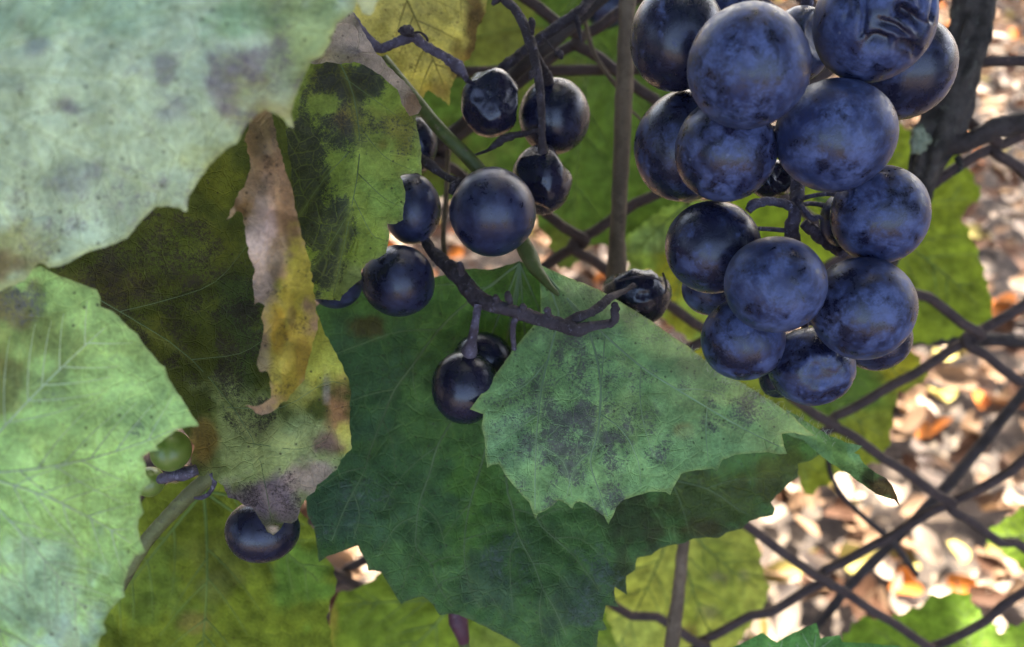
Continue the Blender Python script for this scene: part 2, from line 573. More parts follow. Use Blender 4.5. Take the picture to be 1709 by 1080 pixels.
def vein_tubes(parent, D, veins, mat, w0=3.4, w1=1.1, side=.55, lift=.00012):
    for gr in veins:
        t = Tubes()
        for k, l in enumerate(gr):
            q = np.array(catmull(l, 3))
            d = D(q) - lift
            W = Pn(q, d)
            n = len(q)
            ws = np.linspace(w0, w1, n) * (1 if k == 0 else side)
            t.add(W, ws / 2 * d / F, 5, sub=1)
        t.build('vein', mat, parent)


def leaf(label, root_px, outline, ctrl, base, pig, mat, mild=(), veins=(), vmat=None, vw=(3.4, 1.1), group='grape leaves on the vine', **k):
    t = thing('grape_leaf', label, 'grape leaf', P(*root_px), group)
    o, D = blade('blade', t, outline, ctrl, pig, mat, mild, veins, base=base, **k)
    if vmat: vein_tubes(t, D, veins, vmat, *vw)
    return t, D


# ------------------------------------------------------------------ setting: ground
def ground_mat():
    m = NT('leaf_strewn_soil')
    co = m.n('TexCoord').outputs['Object']
    a, b = m.noise(co, 9, 6, .65), m.noise(co, 60, 6, .7)
    c = m.mix(m.ramp(a, .35, .65), (.03, .021, .016, 1), (.06, .042, .031, 1))
    c = m.mix(m.ramp(b, .5, .66), c, (.2, .15, .105, 1))
    m.set(m.b.inputs['Base Color'], c)
    m.b.inputs['Roughness'].default_value = .9
    m.set(m.b.inputs['Normal'], m.bump(m.math('ADD', a, b), .01, .8))
    return m.m


gv, gf = [], []
xs = np.concatenate([[-60, -20, -8, -4], np.linspace(-2.5, 3.5, 61), [5, 9, 20, 60]])
ys = np.concatenate([[-60, -20, -8, -3], np.linspace(-1, 5, 61), [8, 14, 30, 80]])
for j, y in enumerate(ys):
    for i, x in enumerate(xs):
        near = math.exp(-((x - .5) / 3) ** 2 - ((y - 1.5) / 3) ** 2)
        gv.append((x, y, -.012 - .02 * near * float(fbm(np.array([x * 3.0]), np.array([y * 3.0]), 4, 3)[0])))
for j in range(len(ys) - 1):
    for i in range(len(xs) - 1):
        k = j * len(xs) + i
        gf.append((k, k + 1, k + 1 + len(xs), k + len(xs)))
ground = mesh_obj('ground', gv, gf, ground_mat())
tag(ground, 'shaded brown soil floor under scattered fallen leaves', None, None, 'structure')

# ------------------------------------------------------------------ added leaf canopy and side walls (unseen, block sun and sky to shade and dapple)
rc = np.random.RandomState(3)
cv, cf = [], []


def shade_leaf(c, size):
    ax = Euler((rc.uniform(-.7, .7), rc.uniform(-.7, .7), rc.uniform(0, 6.28))).to_matrix()
    b = len(cv)
    for k in range(9):
        an = k / 9 * 6.2832
        r = size * (.5 + .12 * math.cos(an * 5) + .06 * rc.rand())
        v = ax @ Vector((r * math.cos(an), r * math.sin(an), .12 * size * math.cos(2 * an)))
        cv.append((c[0] + v.x, c[1] + v.y, c[2] + v.z))
    cf.append(tuple(range(b, b + 9)))


for _ in range(3300):
    shade_leaf((rc.uniform(-1.9, 2.1), rc.uniform(-.75, 1.8), rc.uniform(1.75, 2.25)), rc.uniform(.10, .15))
for _ in range(1500):  # added side wall of leaves, narrows the sky that lights the grapes
    shade_leaf((rc.uniform(-1.5, -1.05), rc.uniform(-1.0, 1.6), rc.uniform(.1, 2.1)), rc.uniform(.10, .15))
for _ in range(1000):  # matching unseen wall on the other side, also cuts sky light
    shade_leaf((rc.uniform(1.15, 1.6), rc.uniform(-1.0, .3), rc.uniform(.1, 2.1)), rc.uniform(.10, .15))
k = 0
while k < 1500:
    x, y = rc.uniform(-1.5, 3.6), rc.uniform(2.0, 5.2)
    if fbm(np.array([x * 1.6]), np.array([y * 1.6]), 12, 2)[0] < .40: continue
    shade_leaf((x, y, rc.uniform(1.5, 2.2)), rc.uniform(.07, .13))
    k += 1
cano = mesh_obj('shade_canopy', cv, cf, plain_leafy('shade_leaf', (.05, .085, .025), .3))
tag(cano, 'unseen leaf canopy and side walls added to shade the grapes', 'foliage', None, 'stuff')

# ------------------------------------------------------------------ fallen leaves
LITTER = {
    'bleached': ((.36, .28, .215), 'pale bleached fallen leaf lying curled on the sunlit ground behind the fence', 'pale fallen leaves behind the fence'),
    'tan': ((.18, .11, .065), 'tan fallen leaf lying on the ground behind the fence', 'tan fallen leaves behind the fence'),
    'brown': ((.065, .030, .016), 'dark brown fallen leaf lying on the ground behind the fence', 'brown fallen leaves behind the fence'),
    'yellow': ((.32, .26, .08), 'yellow fallen leaf lying on the ground behind the fence', 'yellow fallen leaves behind the fence'),
    'orange': ((.42, .13, .02), 'orange fallen leaf lying on the ground behind the fence', 'orange fallen leaves behind the fence'),
}
rl = np.random.RandomState(11)


def litter_mesh(seed, n=14):
    rs = random.Random(seed)
    v = [(0, 0, .0)]
    lob = rs.choice([0, 0, 3, 5])
    asp = rs.uniform(.5, .85)
    curl = rs.uniform(.3, 2.0)
    tw = rs.uniform(-.5, .5)
    ring = []
    for q in (.55, 1.0):
        for i in range(n):
            an = i / n * 6.2832
            r = .5 * q * (1 + (.22 * math.cos(an * lob) if lob else .35 * math.cos(an) ** 8) * q + rs.uniform(-.06, .06))
            x, y = r * math.cos(an), r * math.sin(an) * asp
            v.append((x, y, curl * y * y * 1.2 + tw * x * y + .12 * curl * x * x + rs.uniform(-.02, .02)))
    f = [(0, 1 + i, 1 + (i + 1) % n) for i in range(n)]
    f += [(1 + i, 1 + n + i, 1 + n + (i + 1) % n, 1 + (i + 1) % n) for i in range(n)]
    return v, f


LV = [litter_mesh(s) for s in range(8)]
LMATS = {k: plain_leafy('fallen_leaf_' + k, v[0], .18, .7, (1.1, 1.0, .8), .3) for k, v in LITTER.items()}
LMESH = {}
for k in LITTER:
    for s, (v, f) in enumerate(LV):
        me = bpy.data.meshes.new('fallen_leaf_' + k)
        me.from_pydata(v, [], f)
        me.polygons.foreach_set('use_smooth', [True] * len(me.polygons))
        me.materials.append(LMATS[k])
        LMESH[k, s] = me
GAPS = [np.array([(1585, -20), (1729, -20), (1729, 1010), (1560, 1075), (1290, 1070), (1270, 900), (1345, 830), (1490, 770), (1560, 600), (1665, 545), (1640, 340), (1600, 260)]),
        np.array([(550, 900), (650, 905), (645, 990), (560, 995)]), np.array([(720, 330), (880, 330), (880, 450), (720, 450)]),
        np.array([(1110, 540), (1215, 540), (1215, 620), (1150, 600)])]


def in_gap(px, py):
    return any(in_poly(np.array([px]), np.array([py]), g)[0] for g in GAPS)


cands = []
for _ in range(7600):
    x, y = rl.uniform(-.75, 2.0), rl.uniform(.35, 3.3)
    px, py, d = to_px((x, y, 0))
    if not (-150 < px < 1860 and -150 < py < 1230): continue
    kind = rl.choice(['bleached', 'tan', 'brown', 'yellow', 'orange'], p=[.26, .28, .34, .06, .06])
    size = rl.uniform(.024, .056)
    cands.append([x, y, kind, size, rl.randint(8), rl.uniform(0, 6.28), rl.uniform(-.6, .6), rl.uniform(-.6, .6), in_gap(px, py), size / d])
vis = sorted([c for c in cands if c[8]], key=lambda c: -c[9])
top = set(id(c) for c in vis[:270])
sv, sf, smi = [], [], []
kinds = list(LITTER)
for c in cands:
    x, y, kind, size, s, rz, rx, ry = c[:8]
    if id(c) in top:
        o = bpy.data.objects.new('fallen_leaf', LMESH[kind, s])
        COL.objects.link(o)
        o.location = (x, y, rl.uniform(.008, .03))
        o.rotation_euler = (rx, ry, rz)
        o.scale = (size, size, size)
        tag(o, LITTER[kind][1], 'fallen leaf', LITTER[kind][2])
    else:
        R = Euler((rx, ry, rz)).to_matrix() * size
        b = len(sv)
        z = rl.uniform(-.012, .008)
        for v in LV[s][0]:
            w = R @ Vector(v)
            sv.append((x + w.x, y + w.y, z + w.z))
        for f in LV[s][1]:
            sf.append(tuple(b + i for i in f)); smi.append(kinds.index(kind))
lit = mesh_obj('leaf_litter', sv, sf, None)
for k in kinds: lit.data.materials.append(LMATS[k])
lit.data.polygons.foreach_set('material_index', smi)
tag(lit, 'litter of dry leaves covering the ground behind the fence', 'leaf litter', None, 'stuff')

# ------------------------------------------------------------------ chain-link fence
FT = math.radians(17)
Q0 = P(1395, 705, .27)
R3 = CM.to_3x3()
FU = R3 @ Vector((1, 0, 0))
FV = R3 @ Vector((0, math.cos(FT), math.sin(FT)))
FN = FU.cross(FV)
FA, FB, WR = .0400, .0284, .0016


def FP(u, v, n=0): return Q0 + FU * u + FV * v + FN * n


vbot = -Q0.z / FV.z
fence = thing('chain_link_fence', 'rusty dark chain link fence leaning behind the grapes and leaves', 'fence', FP(0, vbot))
jmin, jmax = int(vbot / FB) + 1, 16
for ci in range(-14, 13):
    t = Tubes()
    pts = []
    seq = [(ci if (j + ci) % 2 == 0 else ci + 1, j) for j in range(jmin, jmax)]
    for q, (i, j) in enumerate(seq):
        right = i == ci + 1
        s = 1 if right else -1
        u, v = i * FA + s * WR * .75 - .04 * j * FB + .0012 * math.sin(ci * 2.3 + j * 1.7), j * FB + .0016 * math.sin(ci * 1.3 + j * 2.9)
        # bend round the neighbour: behind on one side, in front on the other
        pts += [(u - s * .0181, v - FB * .45, -WR * .5 * s), (u - s * .0068, v - FB * .15, -WR * .8 * s), (u - s * .0015, v - FB * .055, -WR * .9 * s), (u, v, 0), (u - s * .0015, v + FB * .055, WR * .9 * s), (u - s * .0068, v + FB * .15, WR * .8 * s), (u - s * .0181, v + FB * .44, WR * .5 * s)]
    t.add([FP(*p) for p in pts], [WR] * len(pts), 7, sub=2, rough=.06, seed=ci + 40)
    t.build('wire', M['wire'], fence)
t = Tubes()
t.add([FP(u, .1085 + .0025 * math.sin(u * 9), -.0045) for u in np.linspace(-.6, .55, 14)], [.0016] * 14, 7, sub=2)
t.build('tension_wire', M['wire'], fence)
for u in (-.57, .53):
    t = Tubes()
    t.add([FP(u, v, -.028) for v in (vbot, -.2, .2, .5)], [.022] * 4, 14, sub=1)
    t.build('post', M['wire'], fence)

# ------------------------------------------------------------------ vine wood
def wood(name, label, cat, pts, mat, seg=10, group=None, rough=.12, ridge=0., sub=8, seed=0, extra=()):
    t = thing(name, label, cat, P(*pts[-1][:3]), group)
    pxtube(Tubes(), pts, seg, rough=rough, ridge=ridge, sub=sub, seed=seed).build('stem', mat, t)
    for nm, p2, m2, kw in extra:
        pxtube(Tubes(), p2, **{**dict(seg=seg, rough=rough, sub=sub, seed=seed + 1), **kw}).build(nm, m2, t)
    return t


trunk = wood('old_grapevine', 'thick dark grapevine trunk with shaggy bark behind the ripe blue bunch', 'grapevine',
     [(1665, -160, .225, 66), (1636, -40, .228, 64), (1618, 60, .23, 62), (1594, 150, .232, 66), (1566, 225, .234, 74), (1540, 290, .236, 56), (1515, 360, .24, 46), (1475, 430, .25, 42), (1420, 540, .31, 38), (1330, 640, .345, 36), (1200, 760, .37, 34), (1050, 900, .40, 34)],
     M['bark'], 48, rough=.16, ridge=.42, sub=22, seed=3,
     extra=[('branch', [(1560, 240, .234, 40), (1610, 238, .232, 34), (1660, 215, .23, 34), (1720, 200, .228, 36), (1800, 170, .226, 36)], M['cane_dark'], dict(seg=14, rough=.25)),
            ('spur', [(1598, 262, .232, 12), (1604, 280, .231, 8), (1592, 292, .23, 3)], M['bark'], {})])
lb = Tubes()
rr_ = random.Random(5)
for _ in range(14):
    lb.add([P(1534 + rr_.gauss(0, 9), 232 + rr_.gauss(0, 9), .2295), P(1536 + rr_.gauss(0, 9), 236 + rr_.gauss(0, 9), .2285)], [.0012, .0008], 6, sub=2, rough=.5, seed=_)
lb.build('lichen', M['lichen'], trunk)

wood('vine_cane', 'upright brown cane standing left of the ripe blue bunch', 'vine cane',
     [(1050, -80, .205, 30), (1045, 60, .208, 27), (1040, 200, .212, 30), (1034, 330, .217, 26), (1030, 400, .22, 27), (1028, 455, .222, 34), (1015, 560, .23, 26), (1000, 800, .24, 24)], M['cane'], 12, rough=.14, seed=8,
     extra=[('twig', [(975, 30, .222, 8), (990, 85, .22, 8), (1015, 125, .217, 8), (1037, 152, .214, 9)], M['cane'], dict(seg=7)), ('twig', [(1048, 180, .212, 6), (1062, 192, .213, 5), (1074, 205, .215, 4)], M['cane'], dict(seg=6))])
wood('vine_cane', 'pale brown cane rising below the dark central leaf', 'vine cane',
     [(1143, 880, .232, 20), (1138, 930, .234, 20), (1131, 1000, .237, 22), (1124, 1050, .239, 25), (1115, 1140, .243, 24)], M['cane'], 12, rough=.15, seed=9)
wood('vine_cane', 'brown cane slanting behind the fence in the lower right corner', 'vine cane',
     [(1760, 590, .315, 17), (1700, 665, .32, 17), (1590, 800, .33, 19), (1510, 885, .335, 17), (1420, 975, .34, 17), (1375, 1030, .345, 15), (1280, 1130, .35, 14)], M['cane_dark'], 10, seed=10)
wood('vine_cane', 'level brown cane behind the fence right of the grapes', 'vine cane',
     [(1440, 572, .34, 20), (1540, 566, .34, 22), (1640, 566, .34, 24), (1780, 572, .34, 24)], M['cane_dark'], 8, seed=12)
wood('vine_twig', 'thin grey twig curving behind the folded leaf tip', 'twig',
     [(1380, 740, .31, 9), (1386, 790, .31, 9), (1408, 830, .31, 9), (1450, 870, .315, 10), (1490, 905, .32, 12), (1530, 960, .33, 10)], M['cane_dark'], 7, seed=14)
wood('vine_twig', 'thin brown stem rising between the small dark grapes', 'twig',
     [(748, 250, .205, 9), (745, 330, .205, 9), (740, 390, .205, 9), (744, 440, .206, 9), (752, 500, .21, 8)], M['cane'], 7, seed=15)
tw = wood('vine_cane', 'rough brown side cane with a thorn above the wrinkled grapes', 'vine cane',
     [(1000, -20, .19, 16), (968, 18, .186, 18), (940, 38, .185, 19), (905, 62, .184, 18), (872, 88, .183, 17), (846, 108, .182, 18), (820, 128, .184, 12)], M['rachis_dark'], 10, rough=.3, sub=10, seed=16,
     extra=[('thorn', [(962, 16, .185, 8), (965, 40, .184, 9), (968, 58, .184, 6), (971, 74, .184, 1)], M['rachis_dark'], dict(seg=7)),
            ('thorn', [(960, 22, .185, 8), (970, 12, .184, 6), (976, 6, .184, 2)], M['rachis_dark'], dict(seg=6))])
wood('vine_cane', 'smooth brown cane slanting behind the rough side cane', 'vine cane',
     [(1010, -10, .212, 24), (950, 45, .213, 24), (900, 88, .214, 24), (850, 130, .216, 22), (790, 190, .22, 19), (730, 240, .225, 17)], M['cane_dark'], 10, seed=17)

# ------------------------------------------------------------------ grapes
def sphere(nu=40, nv=26):
    v, f = [(0, 0, 1)], []
    for j in range(1, nv):
        th = math.pi * j / nv
        for i in range(nu):
            v.append((math.sin(th) * math.cos(2 * math.pi * i / nu), math.sin(th) * math.sin(2 * math.pi * i / nu), math.cos(th)))
    v.append((0, 0, -1))
    for i in range(nu): f.append((0, 1 + i, 1 + (i + 1) % nu))
    for j in range(nv - 2):
        for i in range(nu):
            a, b = 1 + j * nu + i, 1 + j * nu + (i + 1) % nu
            f.append((a, a + nu, b + nu, b))
    e = 1 + (nv - 2) * nu
    for i in range(nu): f.append((e + i, len(v) - 1, e + (i + 1) % nu))
    return np.array(v), f


RNG = random.Random(21)


def grape(parent, cx, cy, rx, ry, d, bloom=.9, rub=.35, tint=0.0, dents=0, dent_t=.8, dent_k=.8, label=None, mat=None, seed=None, dirs=None, wr=0.0, folds=False):
    """rx, ry: half width and half height in photo pixels at depth d; dents: number of caved-in facets"""
    seed = RNG.randint(0, 9999) if seed is None else seed
    rs = random.Random(seed)
    V, f = sphere(140, 100) if folds else sphere(64, 44) if dents or wr else sphere()
    V = V.copy()
    ds = [np.array(q, float) for q in (dirs or [])]
    while len(ds) < dents:
        q = np.array([rs.gauss(0, 1), rs.gauss(0, 1), rs.gauss(0, 1) + .4])
        ds.append(q)
    V0 = V.copy()
    for q in ds:
        tt = dent_t * rs.uniform(.92, 1.06) if len(q) == 3 else q[3]
        n = q[:3] / np.linalg.norm(q[:3])
        s = V @ n + .10 * (fbm(V0[:, 0] * 2.4 + 7 + seed % 13, V0[:, 1] * 2.4 + V0[:, 2] * 1.9, seed % 71, 3) - .5)
        over = np.maximum(s - tt, 0)
        soft = over * over / (over + .07)
        V -= np.outer(soft * (1 + dent_k), n)
    if wr:
        a = fbm(V0[:, 0] * 2.2 + 5 + seed % 50, V0[:, 1] * 2.2 + V0[:, 2] * 2.2, seed % 97, 3)
        V *= (1 - wr * np.abs(a - .5)[:, None] * 2)
    hollow_v = None
    if folds:
        # collapsed front: a hollow under a sagging brow, with puckered ridges standing in it
        nx = .05 * (fbm(V0[:, 0] * 3 + 3, V0[:, 1] * 3 + 8, 5, 3) - .5)
        x, y = V0[:, 0] + nx, V0[:, 1] + nx
        front = sstep(-.05, .3, V0[:, 2])
        xy = np.stack([x, y], 1)
        bowl, hollow_d = np.zeros(len(x)), np.zeros(len(x))
        for (cx_, cy_, hl, hw, an_, dp) in ((.20, -.26, .42, .17, -24, .17), (-.24, -.60, .30, .15, -16, .15), (.30, -.66, .36, .10, -6, .11), (.02, -.43, .46, .07, -26, .09)):
            ca_, sa_ = math.cos(math.radians(an_)), math.sin(math.radians(an_))
            u_ = ((x - cx_) * ca_ + (y - cy_) * sa_) / hl
            v_ = (-(x - cx_) * sa_ + (y - cy_) * ca_) / hw + .35 * u_ * u_
            along = sstep(1.0, .35, np.abs(u_))
            bowl = np.maximum(bowl, dp * along * sstep(1.0, .72, v_) * sstep(-1.3, .5, v_) * front)
            hollow_d = np.maximum(hollow_d, along * sstep(1.0, .8, v_) * sstep(-.5, .2, v_) * front)  # takes the wax off the upper part of each hollow, darkening it
        hollow_d = np.maximum(hollow_d, .8 * sstep(1.05, .7, np.hypot((x - .1) / .6, (y + .52 + .25 * x) / .22)) * front * (bowl < .05))
        gro = np.zeros(len(x))
        for (line, w, h) in (([(-.55, .6), (-.52, .1), (-.50, -.45)], .045, .09), ([(.60, .45), (.66, .05), (.62, -.2)], .06, .08), ([(-.75, .3), (-.72, -.2)], .05, .05), ([(.1, .3), (.3, .1), (.36, -.1)], .09, .03)):
            gro = np.maximum(gro, h * np.exp(-(seg_dist(xy, line) / w) ** 2) * front)
        V = V * (1 - (bowl + gro)[:, None])
        hollow_v = np.clip(hollow_d, 0, 1)
    low = fbm(V0[:, 0] * .9 + seed % 31, V0[:, 1] * .9 + V0[:, 2] * .8, seed % 53, 2)
    V *= (1 + .035 * (low - .5) * 2)[:, None]
    # blossom scar at the lower end, hollow at the stem end
    ps = np.array([rs.uniform(-.5, .5), -1, rs.uniform(.1, .8)])
    ps /= np.linalg.norm(ps)
    V *= (1 - .03 * np.exp(-((1 - V0 @ ps) / .006)))[:, None]
    k = d / F
    S = np.stack([V[:, 0] * rx * k, V[:, 1] * ry * k, V[:, 2] * (rx + ry) / 2 * k], 1)
    c = P(cx, cy, d)
    W = S @ np.array(R3).T
    me = bpy.data.meshes.new('grape')
    me.from_pydata(W.tolist(), [], f)
    me.polygons.foreach_set('use_smooth', [True] * len(me.polygons))
    me.materials.append(mat or GRAPE)
    if hollow_v is not None: me.attributes.new('waxless', 'FLOAT', 'POINT').data.foreach_set('value', hollow_v)
    o = bpy.data.objects.new('grape', me)
    COL.objects.link(o)
    o.parent = parent
    o.location = c - parent.location
    o.color = (bloom, rub, tint, 1)
    if label: o['label'] = label
    return o


def pedicel(parent, a, b, w=9, mat='rachis', seed=0, name='pedicel'):
    """short stalk from the stem point a to the grape at b, both (px, py, depth)"""
    mid = ((a[0] + b[0]) / 2 + RNG.uniform(-5, 5), (a[1] + b[1]) / 2 - RNG.uniform(2, 8), (a[2] + b[2]) / 2)
    pxtube(Tubes(), [(*a, w), (*mid, w * .85), (b[0], b[1], b[2], w * 1.3)], 7, rough=.2, seed=seed).build(name, M[mat], parent)


# ripe bunch
bunch = thing('grape_bunch', 'large ripe bunch of bloomed blue grapes hanging in front of the fence', 'grape bunch', P(1338, 700, .15), 'bunches of grapes')
RA = [(1350, -120, .150, 20), (1345, 60, .152, 20), (1338, 200, .154, 20), (1332, 300, .152, 24), (1328, 350, .150, 22), (1322, 390, .153, 24), (1335, 470, .158, 18), (1345, 560, .156, 12), (1350, 590, .153, 8)]
st = Tubes()
pxtube(st, RA, 12, rough=.3, sub=10, seed=2)
pxtube(st, [(1322, 345, .149, 16), (1300, 338, .148, 15), (1278, 336, .147, 15), (1258, 342, .146, 18), (1248, 352, .146, 13)], 9, rough=.3, sub=8, seed=4)
pxtube(st, [(1332, 335, .148, 8), (1342, 350, .147, 9), (1356, 364, .147, 11), (1366, 362, .147, 7), (1374, 366, .147, 4)], 8, rough=.4, sub=8, seed=5)
pxtube(st, [(1340, 372, .156, 16), (1365, 392, .156, 22), (1392, 410, .155, 24), (1408, 424, .152, 16)], 9, rough=.3, sub=8, seed=6)
st.build('stem', M['rachis'], bunch)
GA = [  # cx, cy, rx, ry, depth, bloom, rub, tint, extra
    (1248, 112, 100, 102, .122, 1.0, .30, .1, {}),
    (1130, 63, 79, 88, .142, .75, .62, .0, {}),
    (1210, 0, 56, 50, .150, .9, .25, .9, {'label': 'dull grey blue grape squeezed between larger ones'}),
    (1335, 75, 52, 62, .150, .9, .3, .0, dict(dirs=[(.55, 0, 1, .72)])),
    (1458, 36, 98, 100, .128, 1.0, .28, .05, dict(label='shrivelled grape with deep glossy folds', folds=True)),
    (1508, 112, 83, 84, .146, .8, .52, .25, {}),
    (1393, 225, 97, 93, .131, 1.0, .22, .0, {}),
    (1210, 251, 84, 86, .134, .95, .42, .15, {}),
    (1143, 245, 83, 93, .150, .8, .5, .0, {}),
    (1292, 300, 40, 34, .158, .15, .7, .0, dict(dents=8, dent_t=.75, label='small black shrivelled grape behind the stem')),
    (1468, 358, 78, 81, .138, 1.0, .36, .1, {}),
    (1420, 368, 49, 52, .153, .8, .4, .0, {}),
    (1190, 411, 78, 77, .142, .9, .52, .05, {}),
    (1293, 475, 83, 82, .130, 1.0, .24, .1, {}),
    (1440, 514, 85, 86, .136, 1.0, .3, .0, {}),
    (1240, 566, 70, 70, .142, .95, .36, .0, {}),
    (1354, 612, 71, 66, .148, .95, .42, .05, dict(dents=3, dirs=[(0, -.15, 1, .86), (.2, -.7, .7, .9), (-.7, .4, .6, .88)], dent_k=.5, wr=.06, label='wrinkled blue grape at the bottom of the bunch')),
    (1460, 565, 58, 54, .157, .5, .5, .0, {}),
    (1300, 632, 33, 33, .155, .1, .7, .0, dict(dents=6, dent_t=.8, label='small black shrivelled grape at the bottom of the bunch')),
    (1186, 482, 48, 44, .158, .8, .4, .0, {}),
]
for q in GA:
    grape(bunch, *q[:8], **q[8])
    cy = q[1]
    ry_ = min(max(cy - 25, 60), 560)
    ax = np.interp(ry_, [p[1] for p in RA], [p[0] for p in RA])
    az = np.interp(ry_, [p[1] for p in RA], [p[2] for p in RA]) + .002
    pedicel(bunch, (ax, ry_, az), (q[0] + (ax - q[0]) * .25, q[1] - q[3] * .35, q[4] + .003), 9, seed=int(cy))

# upper small bunch with raisins
ub = thing('grape_bunch', 'sparse bunch of three dark wrinkled grapes hanging from a thin bare stem', 'grape bunch', P(905, 250, .165), 'bunches of grapes')
st = Tubes()
pxtube(st, [(820, -60, .17, 14), (838, -8, .168, 15), (858, 14, .166, 16), (874, 40, .165, 17), (884, 66, .164, 19), (893, 100, .163, 16), (900, 140, .163, 15), (904, 190, .163, 12), (905, 235, .164, 12), (906, 252, .166, 18)], 9, rough=.28, sub=8, seed=31)
pxtube(st, [(893, 90, .164, 14), (905, 112, .167, 15), (912, 128, .17, 20), (916, 140, .174, 18)], 8, rough=.3, sub=8, seed=32)
pxtube(st, [(838, -5, .168, 10), (828, 0, .168, 12), (822, 8, .168, 6)], 7, rough=.3, seed=33)
pxtube(st, [(889, 58, .163, 5), (888, 40, .162, 11), (886, 30, .162, 7)], 7, rough=.4, seed=34)
pxtube(st, [(892, 110, .163, 6), (888, 124, .162, 11), (884, 132, .162, 5)], 7, rough=.4, seed=35)
st.build('stem', M['rachis_dark'], ub)
bd = Tubes()
pxtube(bd, [(905, 62, .175, 3), (915, 72, .175, 3), (926, 84, .175, 3), (930, 88, .175, 12), (935, 93, .175, 14), (939, 98, .175, 4)], 7, rough=.4, sub=5, seed=36)
bd.build('withered_bud', M['rachis_dark'], ub)
grape(ub, 925, 193, 60, 63, .178, .3, .5, .0)
grape(ub, 819, 171, 52, 59, .172, .14, .6, .0, dents=11, dent_t=.84, dent_k=.28, wr=.07, seed=5, label='dark wrinkled grape with sunken facets')
grape(ub, 904, 300, 51, 60, .172, .16, .6, .0, dents=10, dent_t=.85, dent_k=.25, wr=.07, seed=9, label='dark wrinkled grape with sunken facets')
st = Tubes()
pxtube(st, [(905, 215, .17, 6), (880, 222, .17, 9), (850, 228, .169, 14), (832, 238, .168, 14), (815, 250, .168, 7), (790, 260, .17, 3)], 8, rough=.4, sub=8, seed=37)
st.build('twig', M['rachis_dark'], ub)
stp = thing('bare_stem', 'crooked purple grey fruit stem crossing the yellow leaf with a withered bud', 'stem', P(545, 40, .16))
t = Tubes()
pxtube(t, [(540, 0, .158, 20), (580, 25, .16, 19), (605, 55, .162, 17), (632, 80, .163, 16), (655, 74, .163, 16), (688, 62, .163, 18), (712, 78, .165, 16), (745, 97, .167, 17), (766, 114, .168, 22), (775, 126, .169, 13), (781, 136, .170, 8)], 10, rough=.28, sub=9, seed=41)
t.build('stem', M['rachis'], stp)
t = Tubes()
pxtube(t, [(690, 60, .162, 7), (676, 56, .161, 9), (668, 55, .161, 4)], 7, rough=.4, seed=42)
pxtube(t, [(664, 53, .161, 3), (672, 50, .161, 12), (682, 51, .161, 17), (690, 53, .161, 9)], 8, rough=.5, sub=6, seed=43)
pxtube(t, [(688, 55, .161, 4), (700, 54, .161, 4), (710, 60, .161, 5), (714, 68, .162, 4)], 6, seed=44)
t.build('withered_bud', M['rachis_dark'], stp)

# lower left bunch
lbn = thing('grape_bunch', 'loose bunch of dark blue grapes spread along a bare brown stem over the green leaf', 'grape bunch', P(820, 500, .155), 'bunches of grapes')
st = Tubes()
pxtube(st, [(690, 360, .17, 17), (714, 410, .165, 17), (730, 428, .162, 22), (752, 448, .158, 25), (770, 466, .156, 27), (790, 492, .154, 29), (812, 505, .153, 28), (840, 514, .152, 22), (870, 524, .152, 22), (900, 533, .152, 23), (930, 540, .152, 23), (960, 550, .152, 24), (985, 545, .153, 17), (1010, 541, .154, 13), (1026, 536, .155, 10)], 14, rough=.34, sub=12, seed=51)
pxtube(st, [(944, 542, .152, 18), (962, 530, .153, 18), (985, 522, .154, 15), (1005, 508, .156, 16), (1020, 496, .158, 14), (1040, 487, .162, 9), (1058, 476, .165, 8)], 9, rough=.3, sub=8, seed=52)
pxtube(st, [(1016, 545, .154, 8), (1026, 532, .153, 14), (1026, 512, .153, 14), (1028, 504, .153, 6)], 8, rough=.4, sub=6, seed=53)
for (x, y, h) in ((768, 444, 16), (848, 494, 16), (873, 514, 14), (914, 520, 14), (828, 498, 10)):
    pxtube(st, [(x + 3, y + 14, .1525, 10), (x, y, .151, 12), (x - 1, y - h * .4, .1505, 8)], 7, rough=.4, sub=5, seed=x)
pxtube(st, [(702, 262, .166, 12), (716, 274, .164, 17), (736, 290, .163, 13), (756, 300, .161, 13), (768, 304, .16, 16)], 9, rough=.3, sub=8, seed=55)
pxtube(st, [(775, 304, .159, 10), (760, 310, .159, 18), (752, 324, .159, 8)], 8, rough=.5, sub=6, seed=56)
st.build('stem', M['rachis_dark'], lbn)
pedst = Tubes()
pxtube(pedst, [(798, 508, .152, 15), (795, 530, .152, 13), (791, 552, .153, 15), (787, 572, .155, 18), (783, 588, .157, 28)], 9, rough=.25, sub=8, seed=57)
pedst.build('pedicel', M['rachis'], lbn)
pedst = Tubes()
pxtube(pedst, [(862, 528, .152, 12), (856, 545, .153, 10), (856, 562, .155, 9), (858, 582, .158, 9)], 8, rough=.25, sub=6, seed=58)
pedst.build('pedicel', M['rachis'], lbn)
grape(lbn, 822, 355, 72, 74, .158, .34, .2, .05, seed=61)
grape(lbn, 688, 350, 48, 59, .166, .45, .28, .0)
grape(lbn, 665, 469, 62, 61, .160, .34, .36, .0)
grape(lbn, 560, 470, 46, 46, .168, .6, .25, .0)
grape(lbn, 776, 646, 57, 61, .160, .08, .5, .0, label='glossy black grape with hardly any bloom')
grape(lbn, 806, 602, 52, 48, .168, .06, .5, .0, label='glossy black grape half hidden behind another')
grape(lbn, 700, 240, 30, 46, .178, .25, .4, .0)
pk = thing('grape', 'black grape split open and collapsed at the top beside the folded leaf', 'grape', P(1064, 540, .178))
grape(pk, 1062, 489, 60, 58, .178, .10, .6, .0, seed=70, dents=7, dirs=[(.06, 1, -.12, .56), (.5, .85, .1, .74), (-.5, .8, .1, .72), (.85, .45, .4, .86)], dent_t=.88, dent_k=.5, wr=.09)
t = Tubes()
